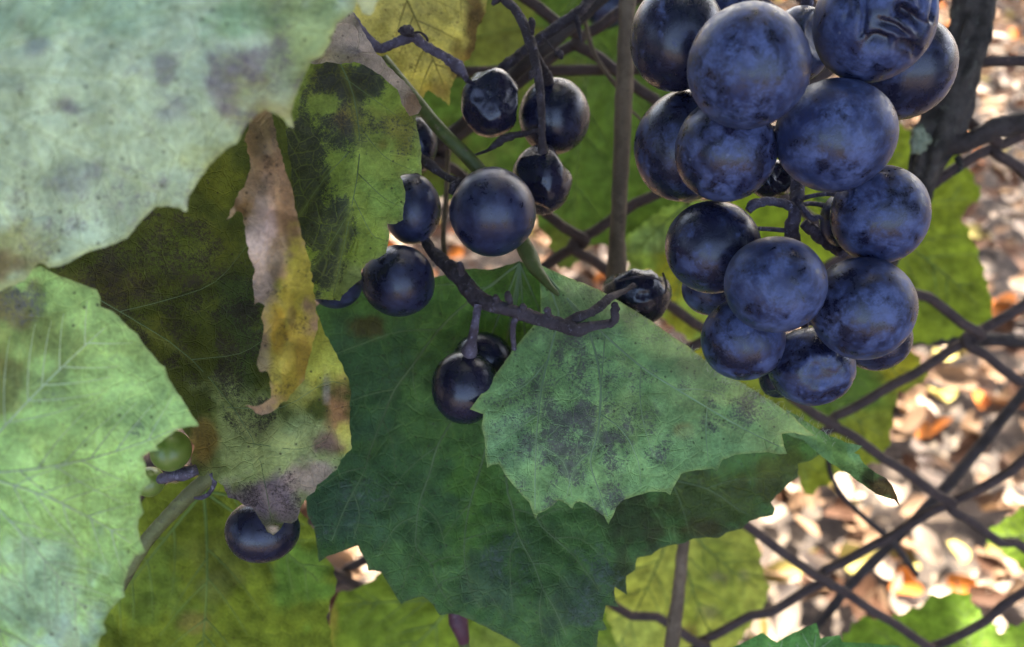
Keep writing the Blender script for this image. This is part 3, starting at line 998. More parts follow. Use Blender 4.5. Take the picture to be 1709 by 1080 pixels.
pxtube(t, [(1030, 470, .167, 3), (1055, 463, .167, 4), (1085, 462, .167, 4), (1106, 470, .168, 3)], 6, sub=5, seed=71)
pxtube(t, [(1106, 455, .17, 4), (1112, 475, .17, 5), (1110, 490, .17, 3)], 6, sub=5, seed=72)
t.build('torn_skin', M['rachis_dark'], pk)

# lone grapes
bl = thing('grape', 'round dark blue grape peeking out under the tip of the scorched drooping leaf', 'grape', P(438, 940, .148))
grape(bl, 438, 886, 61, 53, .148, .22, .5, .0)
gb = thing('grape_bunch', 'two small unripe green grapes between the pale leaf and the scorched leaf', 'grape bunch', P(285, 790, .136), 'bunches of grapes')
grape(gb, 285, 752, 33, 34, .134, mat=GREEN_GRAPE)
grape(gb, 250, 804, 24, 25, .143, mat=GREEN_GRAPE)
t = Tubes()
pxtube(t, [(268, 800, .138, 16), (290, 792, .136, 20), (310, 790, .136, 22), (328, 784, .137, 18)], 9, rough=.25, sub=7, seed=75)
pxtube(t, [(352, 790, .139, 7), (358, 804, .139, 8), (350, 822, .139, 7), (338, 830, .139, 8), (324, 831, .139, 4)], 8, rough=.25, sub=7, seed=76)
t.build('stem', M['rachis'], gb)
fg = thing('grape', 'small blurred dark grape far behind at the top edge', 'grape', P(1012, 40, .28))
grape(fg, 1012, 12, 36, 36, .28, .5, .4, .4)

# ------------------------------------------------------------------ leaves, front to back
GR = 'grape leaves on the vine'
# big pale leaf, upper left, close to the lens
o1 = [(-90, -90), (610, -90), (600, -20), (590, 18), (562, 40), (549, 77), (535, 96), (520, 102), (507, 128), (490, 170), (486, 190), (491, 214), (480, 210), (473, 198), (443, 183), (425, 195), (409, 213), (396, 238), (375, 251), (349, 277), (330, 303), (315, 328), (313, 352), (305, 352), (298, 346), (280, 344), (260, 345), (248, 356), (238, 366), (213, 396), (187, 409), (170, 413), (141, 422), (120, 436), (106, 443), (81, 447), (72, 440), (64, 439), (40, 470), (-40, 500), (-100, 480)]
v1 = gen_veins((-120, 120), [(480, 190), (300, 340), (580, -10), (60, 440)], np.array(o1), 5, 45, 1)
leaf('large pale blue green leaf with purple mildew blotches filling the upper left corner', (-120, 120, .085), o1,
     [(0, 0, .082), (300, 0, .086), (560, 0, .096), (480, 200, .098), (300, 340, .099), (80, 445, .100), (0, 470, .098), (150, 200, .087), (350, 180, .088), (440, 120, .088)],
     (.43, .50, .37),
     [(520, 60, 90, 110, (0.288, 0.360, 0.144), .8), (450, 190, 70, 40, (0.396, 0.336, 0.192), .7), (400, 130, 40, 60, (0.360, 0.348, 0.168), .7), (20, 420, 80, 60, (0.324, 0.324, 0.144), .8), (350, 270, 60, 30, (0.336, 0.360, 0.180), .6), (400, 40, 60, 40, (0.192, 0.336, 0.156), .6), (130, 20, 200, 60, (0.204, 0.336, 0.240), .5),
      (110, 175, 30, 20, (0.156, 0.132, 0.168), .8), (275, 115, 22, 30, (0.168, 0.144, 0.180), .7), (370, 150, 30, 40, (0.240, 0.204, 0.252), .7), (60, 80, 26, 24, (0.204, 0.204, 0.228), .6), (290, 180, 40, 26, (0.240, 0.240, 0.288), .6), (130, 300, 50, 40, (0.240, 0.240, 0.300), .5), (420, 100, 24, 30, (0.264, 0.204, 0.240), .7), (20, 440, 40, 26, (0.228, 0.144, 0.084), .7)],
     LM['pale'], [(300, 200, 420, 300, .46), (120, 180, 120, 90, 0.50), (280, 130, 110, 120, 0.54), (420, 120, 110, 100, 0.68), (230, 320, 180, 70, 0.62), (60, 360, 110, 110, 0.58), (60, 60, 140, 90, 0.45), (400, 20, 130, 60, 0.48), (420, 200, 40, 50, 0.72)],
     v1, M['vein_pale'], (1.8, .7), step=6.5, wav=.0012, puck=.0007, seed=1, edge=1.8, margin=((.36, .34, .12), 9, .6))
# lower left pale leaf
o2 = [(-100, 420), (40, 452), (67, 444), (98, 460), (130, 472), (162, 484), (168, 498), (168, 512), (184, 518), (198, 527), (204, 535), (215, 546), (229, 557), (240, 575), (269, 609), (276, 612), (280, 630), (296, 655), (302, 662), (318, 690), (333, 710), (310, 713), (293, 719), (275, 733), (260, 744), (266, 752), (250, 754), (238, 762), (243, 778), (244, 793), (256, 805), (244, 812), (237, 820), (233, 835), (240, 856), (231, 866), (230, 884), (236, 905), (242, 921), (234, 926), (226, 927), (215, 948), (208, 970), (206, 985), (209, 996), (200, 1000), (184, 1019), (172, 1040), (178, 1055), (168, 1062), (158, 1100), (150, 1180), (-100, 1180)]
v2 = gen_veins((-60, 790), [(325, 708), (238, 915), (172, 1055), (195, 527), (40, 1160)], np.array(o2), 5, 42, 2)
leaf('pale mint green leaf with sharp teeth in the lower left corner', (-60, 790, .096), o2,
     [(0, 470, .110), (330, 710, .106), (0, 1080, .096), (165, 1080, .102), (235, 835, .108), (60, 800, .098), (120, 620, .103), (230, 560, .11)],
     (.43, .61, .21),
     [(30, 560, 110, 70, (.22, .26, .08), .75), (10, 640, 40, 50, (.25, .22, .07), .7), (10, 500, 60, 50, (.22, .17, .08), .8), (110, 500, 70, 30, (.17, .24, .08), .6), (60, 640, 60, 40, (.2, .24, .1), .5), (230, 700, 70, 50, (.22, .33, .14), .5), (60, 1000, 120, 120, (.42, .55, .38), .7), (100, 1060, 70, 40, (.46, .56, .46), .6)],
     LM['underside'], [(70, 640, 70, 40, .5), (20, 500, 70, 60, .55), (150, 850, 180, 200, .34), (230, 720, 20, 20, .6)],
     v2, M['vein_white'], (4, 1.2), step=6, wav=.0011, puck=.0007, seed=2, edge=1.2, margin=((.33, .38, .14), 5, .7))
# scorched drooping leaf
o3 = [(30, 470), (40, 430), (120, 380), (200, 330), (270, 270), (350, 180), (430, 150), (475, 205), (492, 330), (508, 420), (522, 490), (530, 525), (538, 548), (555, 580), (571, 609), (580, 630), (586, 652), (583, 700), (586, 750), (578, 758), (568, 768), (562, 782), (544, 799), (530, 808), (525, 822), (507, 835), (500, 850), (497, 866), (488, 874), (475, 872), (466, 884), (455, 893), (446, 889), (440, 876), (430, 860), (421, 848), (409, 845), (397, 835), (380, 830), (373, 811), (358, 800), (348, 786), (338, 795), (330, 793), (318, 770), (324, 744), (302, 713), (270, 660), (200, 560), (140, 500)]
v3 = [[[(95, 462), (200, 520), (320, 600), (420, 730), (452, 860)], [(200, 520), (280, 500), (360, 470), (420, 400)], [(320, 600), (400, 590), (450, 560)], [(380, 680), (470, 680), (540, 640), (575, 640)], [(420, 740), (500, 750), (550, 730)]]]
t3, D3 = leaf('drooping scorched leaf, dark olive with painted shade and a purple and yellow mottled tip', (95, 462, .15), o3,
     [(80, 455, .152), (300, 350, .152), (200, 540, .152), (300, 480, .156), (400, 300, .148), (410, 450, .146), (440, 600, .138), (510, 450, .130), (540, 560, .126), (586, 650, .127), (570, 750, .130), (455, 893, .130), (330, 770, .142), (480, 720, .126), (500, 620, .128), (400, 740, .136)],
     (.060, .072, .014),  # olive kept extra dark: shade of the overhung face put into the colour
     [(330, 400, 90, 60, (0.098, 0.111, 0.018), .7), (180, 480, 100, 50, (0.057, 0.052, 0.013), .7), (260, 560, 60, 60, (0.086, 0.091, 0.015), .7), (360, 300, 60, 60, (0.103, 0.111, 0.013), .7), (400, 560, 50, 130, (0.046, 0.072, 0.024), .7), (330, 600, 80, 80, (0.052, 0.058, 0.010), .7), (300, 430, 70, 60, (0.052, 0.072, 0.013), .6), (500, 640, 46, 70, (.36, .33, .06), .85), (470, 760, 170, 120, (.26, .31, .12), .95), (430, 710, 60, 30, (.16, .18, .07), .8), (550, 590, 40, 90, (.36, .38, .07), .95), (562, 680, 32, 60, (.26, .13, .06), .85), (572, 730, 16, 30, (.42, .40, .08), .8), (545, 740, 26, 26, (.13, .06, .07), .8), (430, 840, 80, 50, (.14, .10, .12), .95), (520, 800, 40, 40, (.3, .21, .19), .8), (340, 740, 30, 50, (.17, .11, .03), .85), (545, 650, 10, 40, (.28, .25, .22), .6), (480, 860, 34, 18, (.15, .11, .11), .8), (455, 884, 13, 10, (.5, .36, .27), .98)],  # mottling is its own; the broad tip blob is brightened as if lit
     LM['dry'], [(240, 470, 240, 180, .66), (400, 560, 60, 130, .68), (440, 830, 110, 60, .62), (500, 740, 90, 60, .42), (420, 690, 60, 40, .7), (400, 640, 50, 90, .5)],  # specks over the upper face add to its painted shade
     v3, M['vein_dark'], (2.2, .8), step=5.5, wav=.0012, puck=.0006, seed=3, edge=2.2)
o3b = [(409, 235), (421, 187), (451, 178), (460, 221), (473, 272), (490, 324), (502, 383), (515, 426), (525, 493), (531, 542), (519, 585), (507, 634), (482, 664), (452, 689), (436, 694), (427, 688), (409, 677), (432, 678), (452, 664), (450, 640), (449, 621), (436, 622), (427, 609), (437, 579), (440, 542), (436, 530), (443, 511), (434, 504), (424, 508), (423, 490), (421, 469), (426, 455), (414, 420), (409, 375), (404, 355), (396, 352), (379, 368), (388, 345), (398, 320), (409, 307), (419, 281), (413, 250)]
cm_, _ = blade('curled_margin', t3, o3b,
      [(440, 185, .118), (412, 260, .121), (445, 260, .113), (475, 270, .121), (409, 350, .119), (450, 350, .109), (490, 330, .119), (425, 470, .121), (470, 480, .110), (515, 430, .121), (528, 520, .124), (440, 560, .122), (480, 570, .111), (507, 634, .121), (445, 685, .121), (470, 640, .114), (380, 366, .112)],
      [(440, 220, 40, 70, (.15, .105, .06), .9), (455, 320, 40, 70, (.24, .155, .10), .9), (490, 400, 14, 60, (.16, .10, .04), .8), (430, 420, 26, 90, (.46, .34, .28), .95), (445, 370, 20, 60, (.42, .30, .25), .7), (480, 340, 22, 60, (.22, .13, .07), .8), (500, 470, 34, 90, (.36, .32, .05), .95), (480, 590, 50, 90, (.34, .27, .04), .95), (465, 560, 16, 40, (.42, .24, .03), .7), (487, 530, 8, 24, (.14, .09, .03), .7), (440, 600, 14, 30, (.36, .28, .14), .7), (505, 600, 14, 40, (.22, .14, .03), .6), (424, 684, 22, 8, (.33, .2, .12), .9), (385, 355, 14, 16, (.5, .38, .3), .9)],
      LM['dry'], [(455, 270, 50, 110, .52), (440, 420, 30, 80, .35), (490, 530, 50, 110, .5), (470, 650, 40, 40, .55)], [[[(440, 200), (462, 300), (470, 400), (482, 500), (486, 600), (440, 680)], [(466, 340), (435, 370), (415, 372)], [(474, 430), (440, 455), (424, 480)], [(482, 520), (455, 550), (442, 575)], [(478, 460), (500, 470), (520, 500)], [(486, 580), (460, 610), (450, 640)]]], step=3.5, wav=.0014, puck=.0006, seed=33, edge=3.0, base=(.28, .19, .12))
# mottled leaf behind it
o4 = [(420, 60), (515, 60), (590, 60), (650, 110), (690, 180), (698, 221), (704, 256), (703, 293), (697, 289), (690, 290), (676, 290), (668, 292), (674, 308), (677, 324), (673, 350), (672, 368), (660, 374), (647, 373), (650, 390), (647, 409), (645, 422), (636, 428), (621, 434), (611, 440), (602, 456), (604, 465), (590, 476), (574, 491), (567, 502), (545, 500), (526, 499), (480, 470), (440, 300)]
v4 = [[[(560, 90), (590, 160), (600, 260), (580, 380), (556, 495)], [(592, 200), (640, 260), (690, 285)], [(598, 290), (640, 330), (670, 345)], [(590, 330), (620, 390), (640, 400)], [(575, 130), (630, 170), (685, 210)], [(596, 240), (540, 300), (500, 360)], [(585, 350), (550, 410), (520, 450)]]]
t4, D4 = leaf('mottled olive green leaf with black mildew and a brown curled upper rim', (560, 90, .16), o4,
     [(505, 110, .163), (600, 120, .162), (680, 190, .158), (600, 250, .150), (700, 260, .153), (690, 290, .152), (600, 440, .151), (545, 503, .154), (480, 300, .152), (640, 350, .150), (560, 350, .148)],
     (.20, .27, .06),
     [(560, 130, 90, 40, (.10, .10, .02), .8), (670, 230, 30, 70, (.17, .15, .03), .7), (570, 200, 30, 26, (.14, .08, .035), .8), (640, 240, 16, 16, (.16, .12, .03), .6), (640, 340, 50, 50, (.18, .28, .07), .7), (570, 470, 60, 40, (.2, .24, .11), .7), (620, 200, 60, 30, (.17, .19, .04), .6)],  # dark olive blob along the top paints the curled rim's shadow
     LM['dull'], [(500, 290, 55, 150, .95), (535, 380, 80, 80, .9), (540, 450, 50, 60, .8), (570, 210, 80, 60, .75), (590, 135, 120, 45, .85), (670, 220, 50, 80, .6), (620, 300, 120, 120, .4)],  # mildew, plus dense specks under the rim that deepen the painted shadow
     v4, M['vein_dark'], (2.6, .9), step=5, wav=.0008, puck=.0006, seed=4, edge=1.6, margin=((.22, .25, .1), 4, .6))
o4b = [(500, -60), (560, -60), (585, 15), (604, 47), (626, 85), (656, 119), (676, 138), (694, 158), (704, 178), (698, 190), (685, 194), (672, 176), (663, 150), (650, 138), (638, 128), (615, 113), (592, 104), (570, 107), (545, 104), (530, 108), (512, 104), (480, 90), (490, 20)]
cr_, _ = blade('curled_rim', t4, o4b, [(520, -40, .140), (590, 40, .148), (540, 60, .136), (600, 85, .140), (592, 106, .141), (660, 125, .148), (655, 140, .145), (700, 178, .153), (684, 192, .149), (500, 100, .142)],
      [(600, 70, 60, 50, (.22, .18, .17), .8), (650, 125, 40, 30, (.24, .19, .17), .8), (690, 175, 24, 26, (.12, .075, .05), .9), (560, 50, 30, 50, (.2, .17, .15), .8), (545, 95, 50, 12, (.19, .16, .11), .7), (530, 20, 30, 40, (.22, .22, .12), .7)],
      LM['dull'], [(560, 80, 40, 40, .45), (600, 60, 50, 50, .35)], (), step=4, wav=.0006, puck=0, seed=34, edge=1.8, base=(.2, .165, .15))

# central leaf with its folded lobe
o5 = [(867, 436), (833, 447), (815, 450), (796, 449), (778, 449), (767, 454), (700, 468), (620, 478), (540, 500), (470, 560), (450, 680), (480, 790), (511, 836), (513, 861), (524, 880), (528, 902), (532, 938), (547, 928), (565, 922), (582, 916), (597, 911), (604, 924), (612, 940), (615, 953), (626, 952), (635, 954), (642, 966), (650, 976), (660, 994), (669, 1008), (676, 1003), (687, 1000), (706, 995), (715, 1001), (724, 1010), (733, 1026), (750, 1024), (765, 1026), (791, 1037), (828, 1056), (854, 1069), (873, 1082), (910, 1110), (985, 1130), (997, 1080), (998, 1054), (1013, 1050), (1006, 1035), (1011, 1010), (1034, 1014), (1026, 1002), (1026, 980), (1046, 992), (1045, 961), (1061, 950), (1063, 932), (1087, 926), (1100, 916), (1120, 910), (1143, 906), (1156, 899), (1180, 897), (1199, 898), (1212, 889), (1239, 883), (1251, 870), (1270, 864), (1290, 860), (1293, 850), (1286, 839), (1299, 825), (1315, 808), (1332, 796), (1332, 775), (1357, 767), (1375, 752), (1400, 735), (1355, 713), (1297, 677), (1238, 642), (1180, 606), (1111, 556), (1058, 520), (1006, 490), (954, 468), (905, 450)]
v5 = [[[(867, 440), (784, 502), (733, 550), (690, 608), (659, 650), (638, 700), (617, 754), (608, 787), (578, 843), (554, 902)], [(733, 550), (690, 551), (655, 556), (620, 568), (563, 590), (500, 620)], [(659, 650), (625, 656), (590, 668), (540, 690)], [(610, 780), (570, 790), (530, 815)], [(690, 608), (690, 640), (700, 680)], [(638, 700), (655, 740), (660, 790)], [(590, 820), (600, 860), (590, 900)]],
      [[(867, 440), (820, 560), (775, 660), (752, 706), (730, 745), (717, 790), (700, 840), (695, 880), (695, 915), (718, 940), (730, 975), (755, 1013)], [(730, 745), (690, 775), (660, 810), (640, 850)], [(700, 840), (730, 870), (745, 920)], [(695, 915), (680, 950), (670, 995)], [(697, 860), (660, 880), (630, 930)], [(718, 940), (745, 930), (775, 930)]],
      [[(867, 440), (840, 600), (812, 740), (803, 777), (790, 820), (782, 850), (776, 890), (775, 930), (785, 985), (803, 1015)], [(785, 840), (760, 870), (740, 900)], [(776, 900), (810, 890), (850, 880)], [(780, 960), (740, 970), (720, 1000)], [(785, 985), (815, 990), (840, 1030)]],
      [[(867, 440), (850, 640), (845, 800), (855, 845), (865, 893), (890, 940), (905, 980), (925, 1015), (945, 1060)], [(865, 893), (852, 920), (852, 970), (856, 1020)], [(890, 940), (920, 945), (955, 990)], [(905, 980), (900, 1020), (905, 1060)], [(857, 850), (890, 860), (930, 900)]],
      [[(867, 440), (880, 620), (888, 800), (897, 866), (925, 898), (960, 930), (1000, 985)], [(925, 898), (970, 900), (1020, 940)], [(897, 866), (930, 850), (960, 850)]],
      [[(867, 440), (960, 640), (1080, 780), (1180, 815), (1235, 852), (1262, 862)], [(1180, 815), (1230, 800), (1300, 800)], [(1120, 800), (1140, 850), (1150, 890)]],
      [[(867, 440), (845, 455), (815, 480), (780, 476), (730, 476), (680, 490)], [(800, 478), (785, 462), (775, 455)]],
      [[(867, 440), (866, 470), (863, 502), (850, 540)], [(866, 470), (880, 490), (888, 510)]]]
t5 = thing('grape_leaf', 'large dark green leaf in the centre with one pale blotched lobe folded over its front', 'grape leaf', P(867, 436, .168), GR)
b5, D5 = blade('blade', t5, o5,
     [(867, 440, .168), (790, 452, .172), (545, 500, .181), (740, 540, .180), (640, 650, .181), (480, 700, .180), (520, 850, .172), (535, 935, .167), (610, 950, .171), (700, 800, .177), (800, 660, .182), (800, 820, .177), (760, 1015, .170), (900, 1000, .169), (1000, 1060, .172), (1060, 920, .178), (1250, 860, .182), (1340, 780, .180), (1000, 600, .180), (1006, 490, .170), (1180, 606, .172), (1400, 735, .172), (1100, 750, .184)],
     [(760, 840, 120, 110, (0.056, 0.124, 0.015), .6), (600, 620, 120, 130, (0.022, 0.053, 0.028), .7), (660, 830, 130, 110, (0.028, 0.062, 0.033), .6), (560, 870, 60, 60, (0.037, 0.074, 0.047), .7), (820, 980, 60, 60, (0.037, 0.062, 0.041), .6), (950, 1000, 70, 60, (0.028, 0.046, 0.033), .6), (1180, 840, 160, 70, (0.034, 0.046, 0.008), .85), (1300, 800, 60, 60, (0.046, 0.053, 0.010), .8), (1200, 890, 120, 26, (0.037, 0.025, 0.008), .7), (1050, 860, 70, 90, (0.022, 0.025, 0.011), .7), (620, 545, 36, 30, (0.037, 0.028, 0.007), .85), (800, 600, 130, 100, (0.019, 0.046, 0.011), .7), (840, 465, 60, 40, (0.034, 0.068, 0.011), .8), (1040, 960, 30, 80, (0.031, 0.025, 0.011), .6), (870, 900, 80, 60, (0.022, 0.050, 0.017), .5)],  # yellow-green blob low in the middle paints light shining through the blade
     LM['dark'], [(850, 930, 80, 70, .55), (990, 970, 80, 110, .62), (600, 840, 70, 60, .58), (540, 880, 60, 60, .48), (780, 880, 100, 80, .35), (700, 700, 200, 200, .22), (1000, 830, 120, 60, .4), (1200, 850, 160, 60, .35)], v5, step=5.5, wav=.0005, puck=.0004, seed=5, edge=1.3, base=(.052, .108, .032), margin=((.07, .09, .04), 4, .5))
vein_tubes(b5, D5, v5, M['vein_dark'], 3.4, 1.1, .5)
o6 = [(897, 440), (900, 456), (902, 490), (902, 526), (889, 545), (872, 565), (854, 587), (840, 607), (823, 630), (800, 661), (784, 683), (795, 687), (806, 691), (804, 712), (808, 730), (810, 755), (813, 781), (821, 776), (832, 774), (845, 795), (856, 808), (867, 822), (884, 839), (888, 852), (893, 866), (899, 857), (910, 852), (922, 845), (932, 835), (945, 841), (955, 849), (959, 841), (967, 837), (978, 840), (989, 848), (1000, 856), (1008, 861), (1016, 876), (1020, 866), (1024, 859), (1029, 845), (1039, 835), (1067, 826), (1085, 821), (1100, 820), (1111, 821), (1119, 827), (1123, 816), (1128, 806), (1137, 791), (1150, 787), (1163, 785), (1189, 782), (1197, 788), (1201, 777), (1206, 767), (1228, 759), (1250, 757), (1280, 755), (1303, 759), (1313, 757), (1308, 743), (1305, 724), (1325, 722), (1345, 727), (1361, 728), (1340, 712), (1326, 697), (1297, 675), (1267, 657), (1238, 639), (1209, 624), (1180, 604), (1150, 579), (1111, 554), (1085, 534), (1058, 517), (1030, 501), (1006, 487), (980, 475), (954, 465), (919, 450)]
v6 = [[[(900, 445), (948, 500), (1010, 560), (1070, 612), (1130, 650), (1180, 680), (1240, 715), (1300, 745)], [(1010, 560), (1005, 620), (1000, 680), (998, 740)], [(1070, 612), (1068, 660), (1075, 710), (1090, 760)], [(1130, 650), (1170, 650), (1210, 660)], [(1180, 680), (1178, 720), (1182, 770)]],
      [[(900, 445), (932, 520), (922, 570), (905, 640), (896, 720), (893, 790), (893, 850)], [(915, 600), (880, 640), (830, 670)], [(900, 690), (860, 720), (820, 750)], [(897, 740), (940, 770), (955, 830)]],
      [[(948, 500), (985, 560), (1002, 640), (998, 720), (985, 770), (1000, 820), (1014, 862)], [(995, 745), (960, 780), (945, 830)], [(1000, 690), (1040, 720), (1065, 770), (1070, 815)]]]
b6, D6 = blade('folded_lobe', t5, o6,
     [(897, 442, .1655), (900, 500, .165), (870, 567, .164), (784, 683, .1525), (810, 740, .1525), (893, 862, .1515), (955, 845, .153), (1016, 874, .1505), (1039, 835, .1515), (1120, 820, .1505), (1206, 765, .152), (1305, 745, .155), (1361, 726, .164), (1326, 697, .167), (1238, 639, .168), (1150, 579, .1685), (1058, 517, .1685), (954, 465, .167), (1040, 535, .1605), (1130, 595, .160), (1230, 665, .160), (940, 490, .161), (1000, 650, .153), (930, 620, .1565), (1120, 700, .1525), (900, 740, .1505), (1250, 710, .156), (1030, 760, .150)],
     [(1150, 690, 140, 70, (0.201, 0.323, 0.121), .6), (1040, 700, 60, 50, (0.183, 0.256, 0.081), .5), (1140, 720, 18, 14, (0.244, 0.159, 0.054), .7), (850, 740, 60, 60, (0.171, 0.293, 0.149), .5), (960, 540, 110, 50, (0.104, 0.146, 0.074), .6), (1180, 610, 100, 30, (0.073, 0.110, 0.061), .5), (1200, 740, 120, 30, (0.232, 0.378, 0.149), .6)],
     LM['folded'], [(960, 690, 190, 170, .60), (1160, 680, 140, 60, .45), (950, 740, 110, 90, 0.76), (900, 660, 60, 60, 0.68), (970, 600, 70, 70, 0.66), (1060, 560, 90, 50, 0.48), (1020, 830, 50, 40, 0.72), (1100, 750, 60, 50, 0.60), (1230, 690, 90, 40, 0.64), (1180, 640, 80, 30, 0.56), (840, 690, 60, 50, 0.56), (930, 560, 60, 40, 0.56), (1060, 690, 70, 70, 0.48), (1000, 500, 80, 40, 0.48)],
     v6, step=4.5, wav=.0006, puck=.0008, seed=6, edge=.9, base=(.20, .335, .125), margin=((.26, .32, .1), 3.5, .75))
vein_tubes(b6, D6, v6, M['vein_pale'], 5.0, 1.5, .5, .00008)
o6b = [(1280, 672), (1326, 691), (1355, 709), (1385, 727), (1411, 738), (1440, 745), (1425, 756), (1434, 758), (1436, 766), (1443, 775), (1461, 789), (1477, 796), (1490, 812), (1497, 828), (1502, 845), (1492, 834), (1477, 830), (1461, 824), (1436, 806), (1415, 791), (1390, 775), (1369, 760), (1340, 735), (1300, 720)]
lt_, _ = blade('lobe_tip', t5, o6b, [(1280, 672, .170), (1355, 710, .170), (1440, 745, .164), (1500, 844, .158), (1390, 775, .172), (1415, 755, .163), (1340, 735, .174), (1460, 805, .160)],
      [(1400, 745, 60, 40, (.13, .25, .10), .6), (1475, 812, 30, 22, (.07, .04, .02), .97), (1450, 795, 14, 14, (.03, .025, .02), .8), (1495, 835, 16, 18, (.09, .05, .025), .97)], LM['folded'], [(1470, 810, 30, 20, .5), (1330, 700, 50, 14, .6)],
      [[[(1300, 690), (1360, 728), (1420, 770), (1490, 825)]]], step=4, wav=.0004, puck=.0003, seed=36, edge=1.2, base=(.15, .25, .10))
pe = Tubes()
pxtube(pe, [(640, 100, .172, 22), (698, 172, .170, 22), (735, 217, .169, 23), (770, 252, .169, 24), (802, 287, .170, 25), (840, 345, .1705, 25), (866, 395, .170, 26), (882, 425, .168, 30), (893, 446, .1662, 24), (915, 475, .1632, 13), (935, 495, .1617, 6)], 12, rough=.05, sub=8, seed=81)
pe.build('petiole', M['petiole'], t5)
# a few stiff hairs on the fold and the lobe
hr = Tubes()
rh = random.Random(4)
fold = [(1058, 517), (1111, 554), (1150, 579), (1180, 604), (1209, 624), (1238, 639), (1267, 657), (1297, 675), (1326, 693), (1355, 709), (1385, 727), (1420, 742)]
for _ in range(170):
    k = rh.randrange(len(fold) - 1)
    u = rh.random()
    x, y = fold[k][0] + u * (fold[k + 1][0] - fold[k][0]), fold[k][1] + u * (fold[k + 1][1] - fold[k][1])
    off = rh.uniform(-2, 14)
    xy = np.array([[x - off * .5, y + off]])
    d = float(D6(xy)[0]) if x < 1320 else .167
    L = rh.uniform(5, 13)
    an = rh.uniform(-2.6, -.4)
    pxtube(hr, [(xy[0, 0], xy[0, 1], d, .8), (xy[0, 0] + L * .5 * math.cos(an), xy[0, 1] + L * .5 * math.sin(an), d - .0004, .7), (xy[0, 0] + L * math.cos(an + .3), xy[0, 1] + L * math.sin(an + .3), d - .0006, .4)], 3, sub=2)
hr.build('hair', M['hair'], t5)['kind'] = 'stuff'

# ------------------------------------------------------------------ leaves behind
def back_leaf(label, root, outline, ctrl, base, pig=(), mat='lime', mild=(), tips=(), seed=0, teeth=(9, 34), step=9, vmat='vein_lime', **k):
    po = np.array([p[:2] for p in outline], float)
    v = gen_veins(root[:2], tips, po, 4, 45, seed) if tips else ()
    return leaf(label, root, outline, ctrl, base, pig, LM[mat], mild, v, M[vmat], (5, 1.5), teeth=teeth, step=step, seed=seed, wav=.0016, puck=.0009, **k)


back_leaf('yellow leaf with dark specks and a brown edge at the top behind the bare stem', (640, -80, .19),
     [(560, -90), (830, -90), (815, -30), (812, 4), (809, 26), (796, 47), (793, 80), (784, 96), (775, 104), (764, 122), (758, 134), (752, 150), (749, 176), (742, 170), (736, 164), (724, 157), (715, 150), (702, 168), (670, 150), (600, 90)],
     [(600, -50, .195), (820, -50, .20), (750, 170, .190), (680, 60, .188), (790, 80, .197)], (.44, .41, .14),
     [(795, 60, 22, 90, (.10, .06, .035), .9), (770, 110, 20, 40, (.14, .09, .04), .7), (620, 90, 50, 40, (.27, .27, .06), .7), (730, 150, 30, 20, (.38, .28, .1), .6)], 'yellow', [(720, 60, 130, 130, .5), (790, 40, 30, 110, .55), (630, 70, 50, 60, .45)], [(750, 165), (800, 20)], 41, (2, 20), 5, 'vein_yellow')
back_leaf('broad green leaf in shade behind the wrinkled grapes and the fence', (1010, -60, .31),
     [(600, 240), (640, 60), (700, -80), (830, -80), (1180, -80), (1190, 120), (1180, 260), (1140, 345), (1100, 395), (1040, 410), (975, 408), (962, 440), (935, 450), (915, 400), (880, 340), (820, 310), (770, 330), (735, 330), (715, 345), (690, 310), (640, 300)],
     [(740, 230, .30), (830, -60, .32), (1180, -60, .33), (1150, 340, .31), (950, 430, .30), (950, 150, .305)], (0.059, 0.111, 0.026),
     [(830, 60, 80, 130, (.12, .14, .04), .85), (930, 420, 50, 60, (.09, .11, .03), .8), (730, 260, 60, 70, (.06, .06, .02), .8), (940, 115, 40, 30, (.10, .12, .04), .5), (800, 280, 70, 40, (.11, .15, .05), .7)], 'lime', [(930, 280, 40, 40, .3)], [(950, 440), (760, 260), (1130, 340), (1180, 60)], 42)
back_leaf('lime green leaf behind the right side of the ripe bunch', (1360, 330, .315),
     [(1215, 300), (1300, 230), (1400, 205), (1490, 205), (1524, 218), (1560, 235), (1598, 255), (1618, 285), (1640, 325), (1610, 352), (1603, 362), (1618, 390), (1634, 426), (1642, 455), (1652, 490), (1657, 527), (1640, 548), (1600, 562), (1550, 572), (1500, 574), (1420, 572), (1330, 540), (1260, 450), (1230, 380)],
     [(1215, 300, .31), (1490, 205, .325), (1650, 330, .325), (1655, 530, .32), (1400, 580, .315), (1400, 390, .31)], (0.140, 0.196, 0.024),
     [(1560, 480, 80, 80, (.085, .12, .02), .6), (1590, 320, 50, 60, (.13, .17, .02), .5), (1270, 360, 60, 50, (.10, .17, .02), .6)], 'lime', (), [(1650, 520), (1640, 330), (1520, 225), (1480, 570)], 43, (6, 30))
back_leaf('yellowing leaf below the ripe bunch behind the fence wires', (1300, 590, .31),
     [(1130, 590), (1220, 545), (1300, 560), (1400, 565), (1505, 576), (1521, 585), (1540, 608), (1550, 626), (1530, 645), (1500, 655), (1493, 681), (1487, 711), (1484, 743), (1470, 768), (1440, 780), (1405, 787), (1372, 812), (1344, 829), (1335, 800), (1280, 720), (1190, 660)],
     [(1130, 590, .30), (1500, 576, .32), (1550, 626, .32), (1480, 740, .315), (1344, 829, .31), (1350, 680, .305)], (0.140, 0.176, 0.030),
     [(1510, 610, 46, 40, (.24, .23, .02), .85), (1400, 650, 70, 60, (.06, .13, .03), .8), (1440, 740, 60, 50, (.17, .2, .025), .8), (1180, 590, 50, 40, (.2, .2, .02), .8), (1370, 800, 30, 24, (.17, .2, .02), .7), (1520, 630, 12, 10, (.15, .1, .03), .8)], 'lime', (), [(1545, 622), (1484, 735), (1350, 820)], 44, (7, 32))
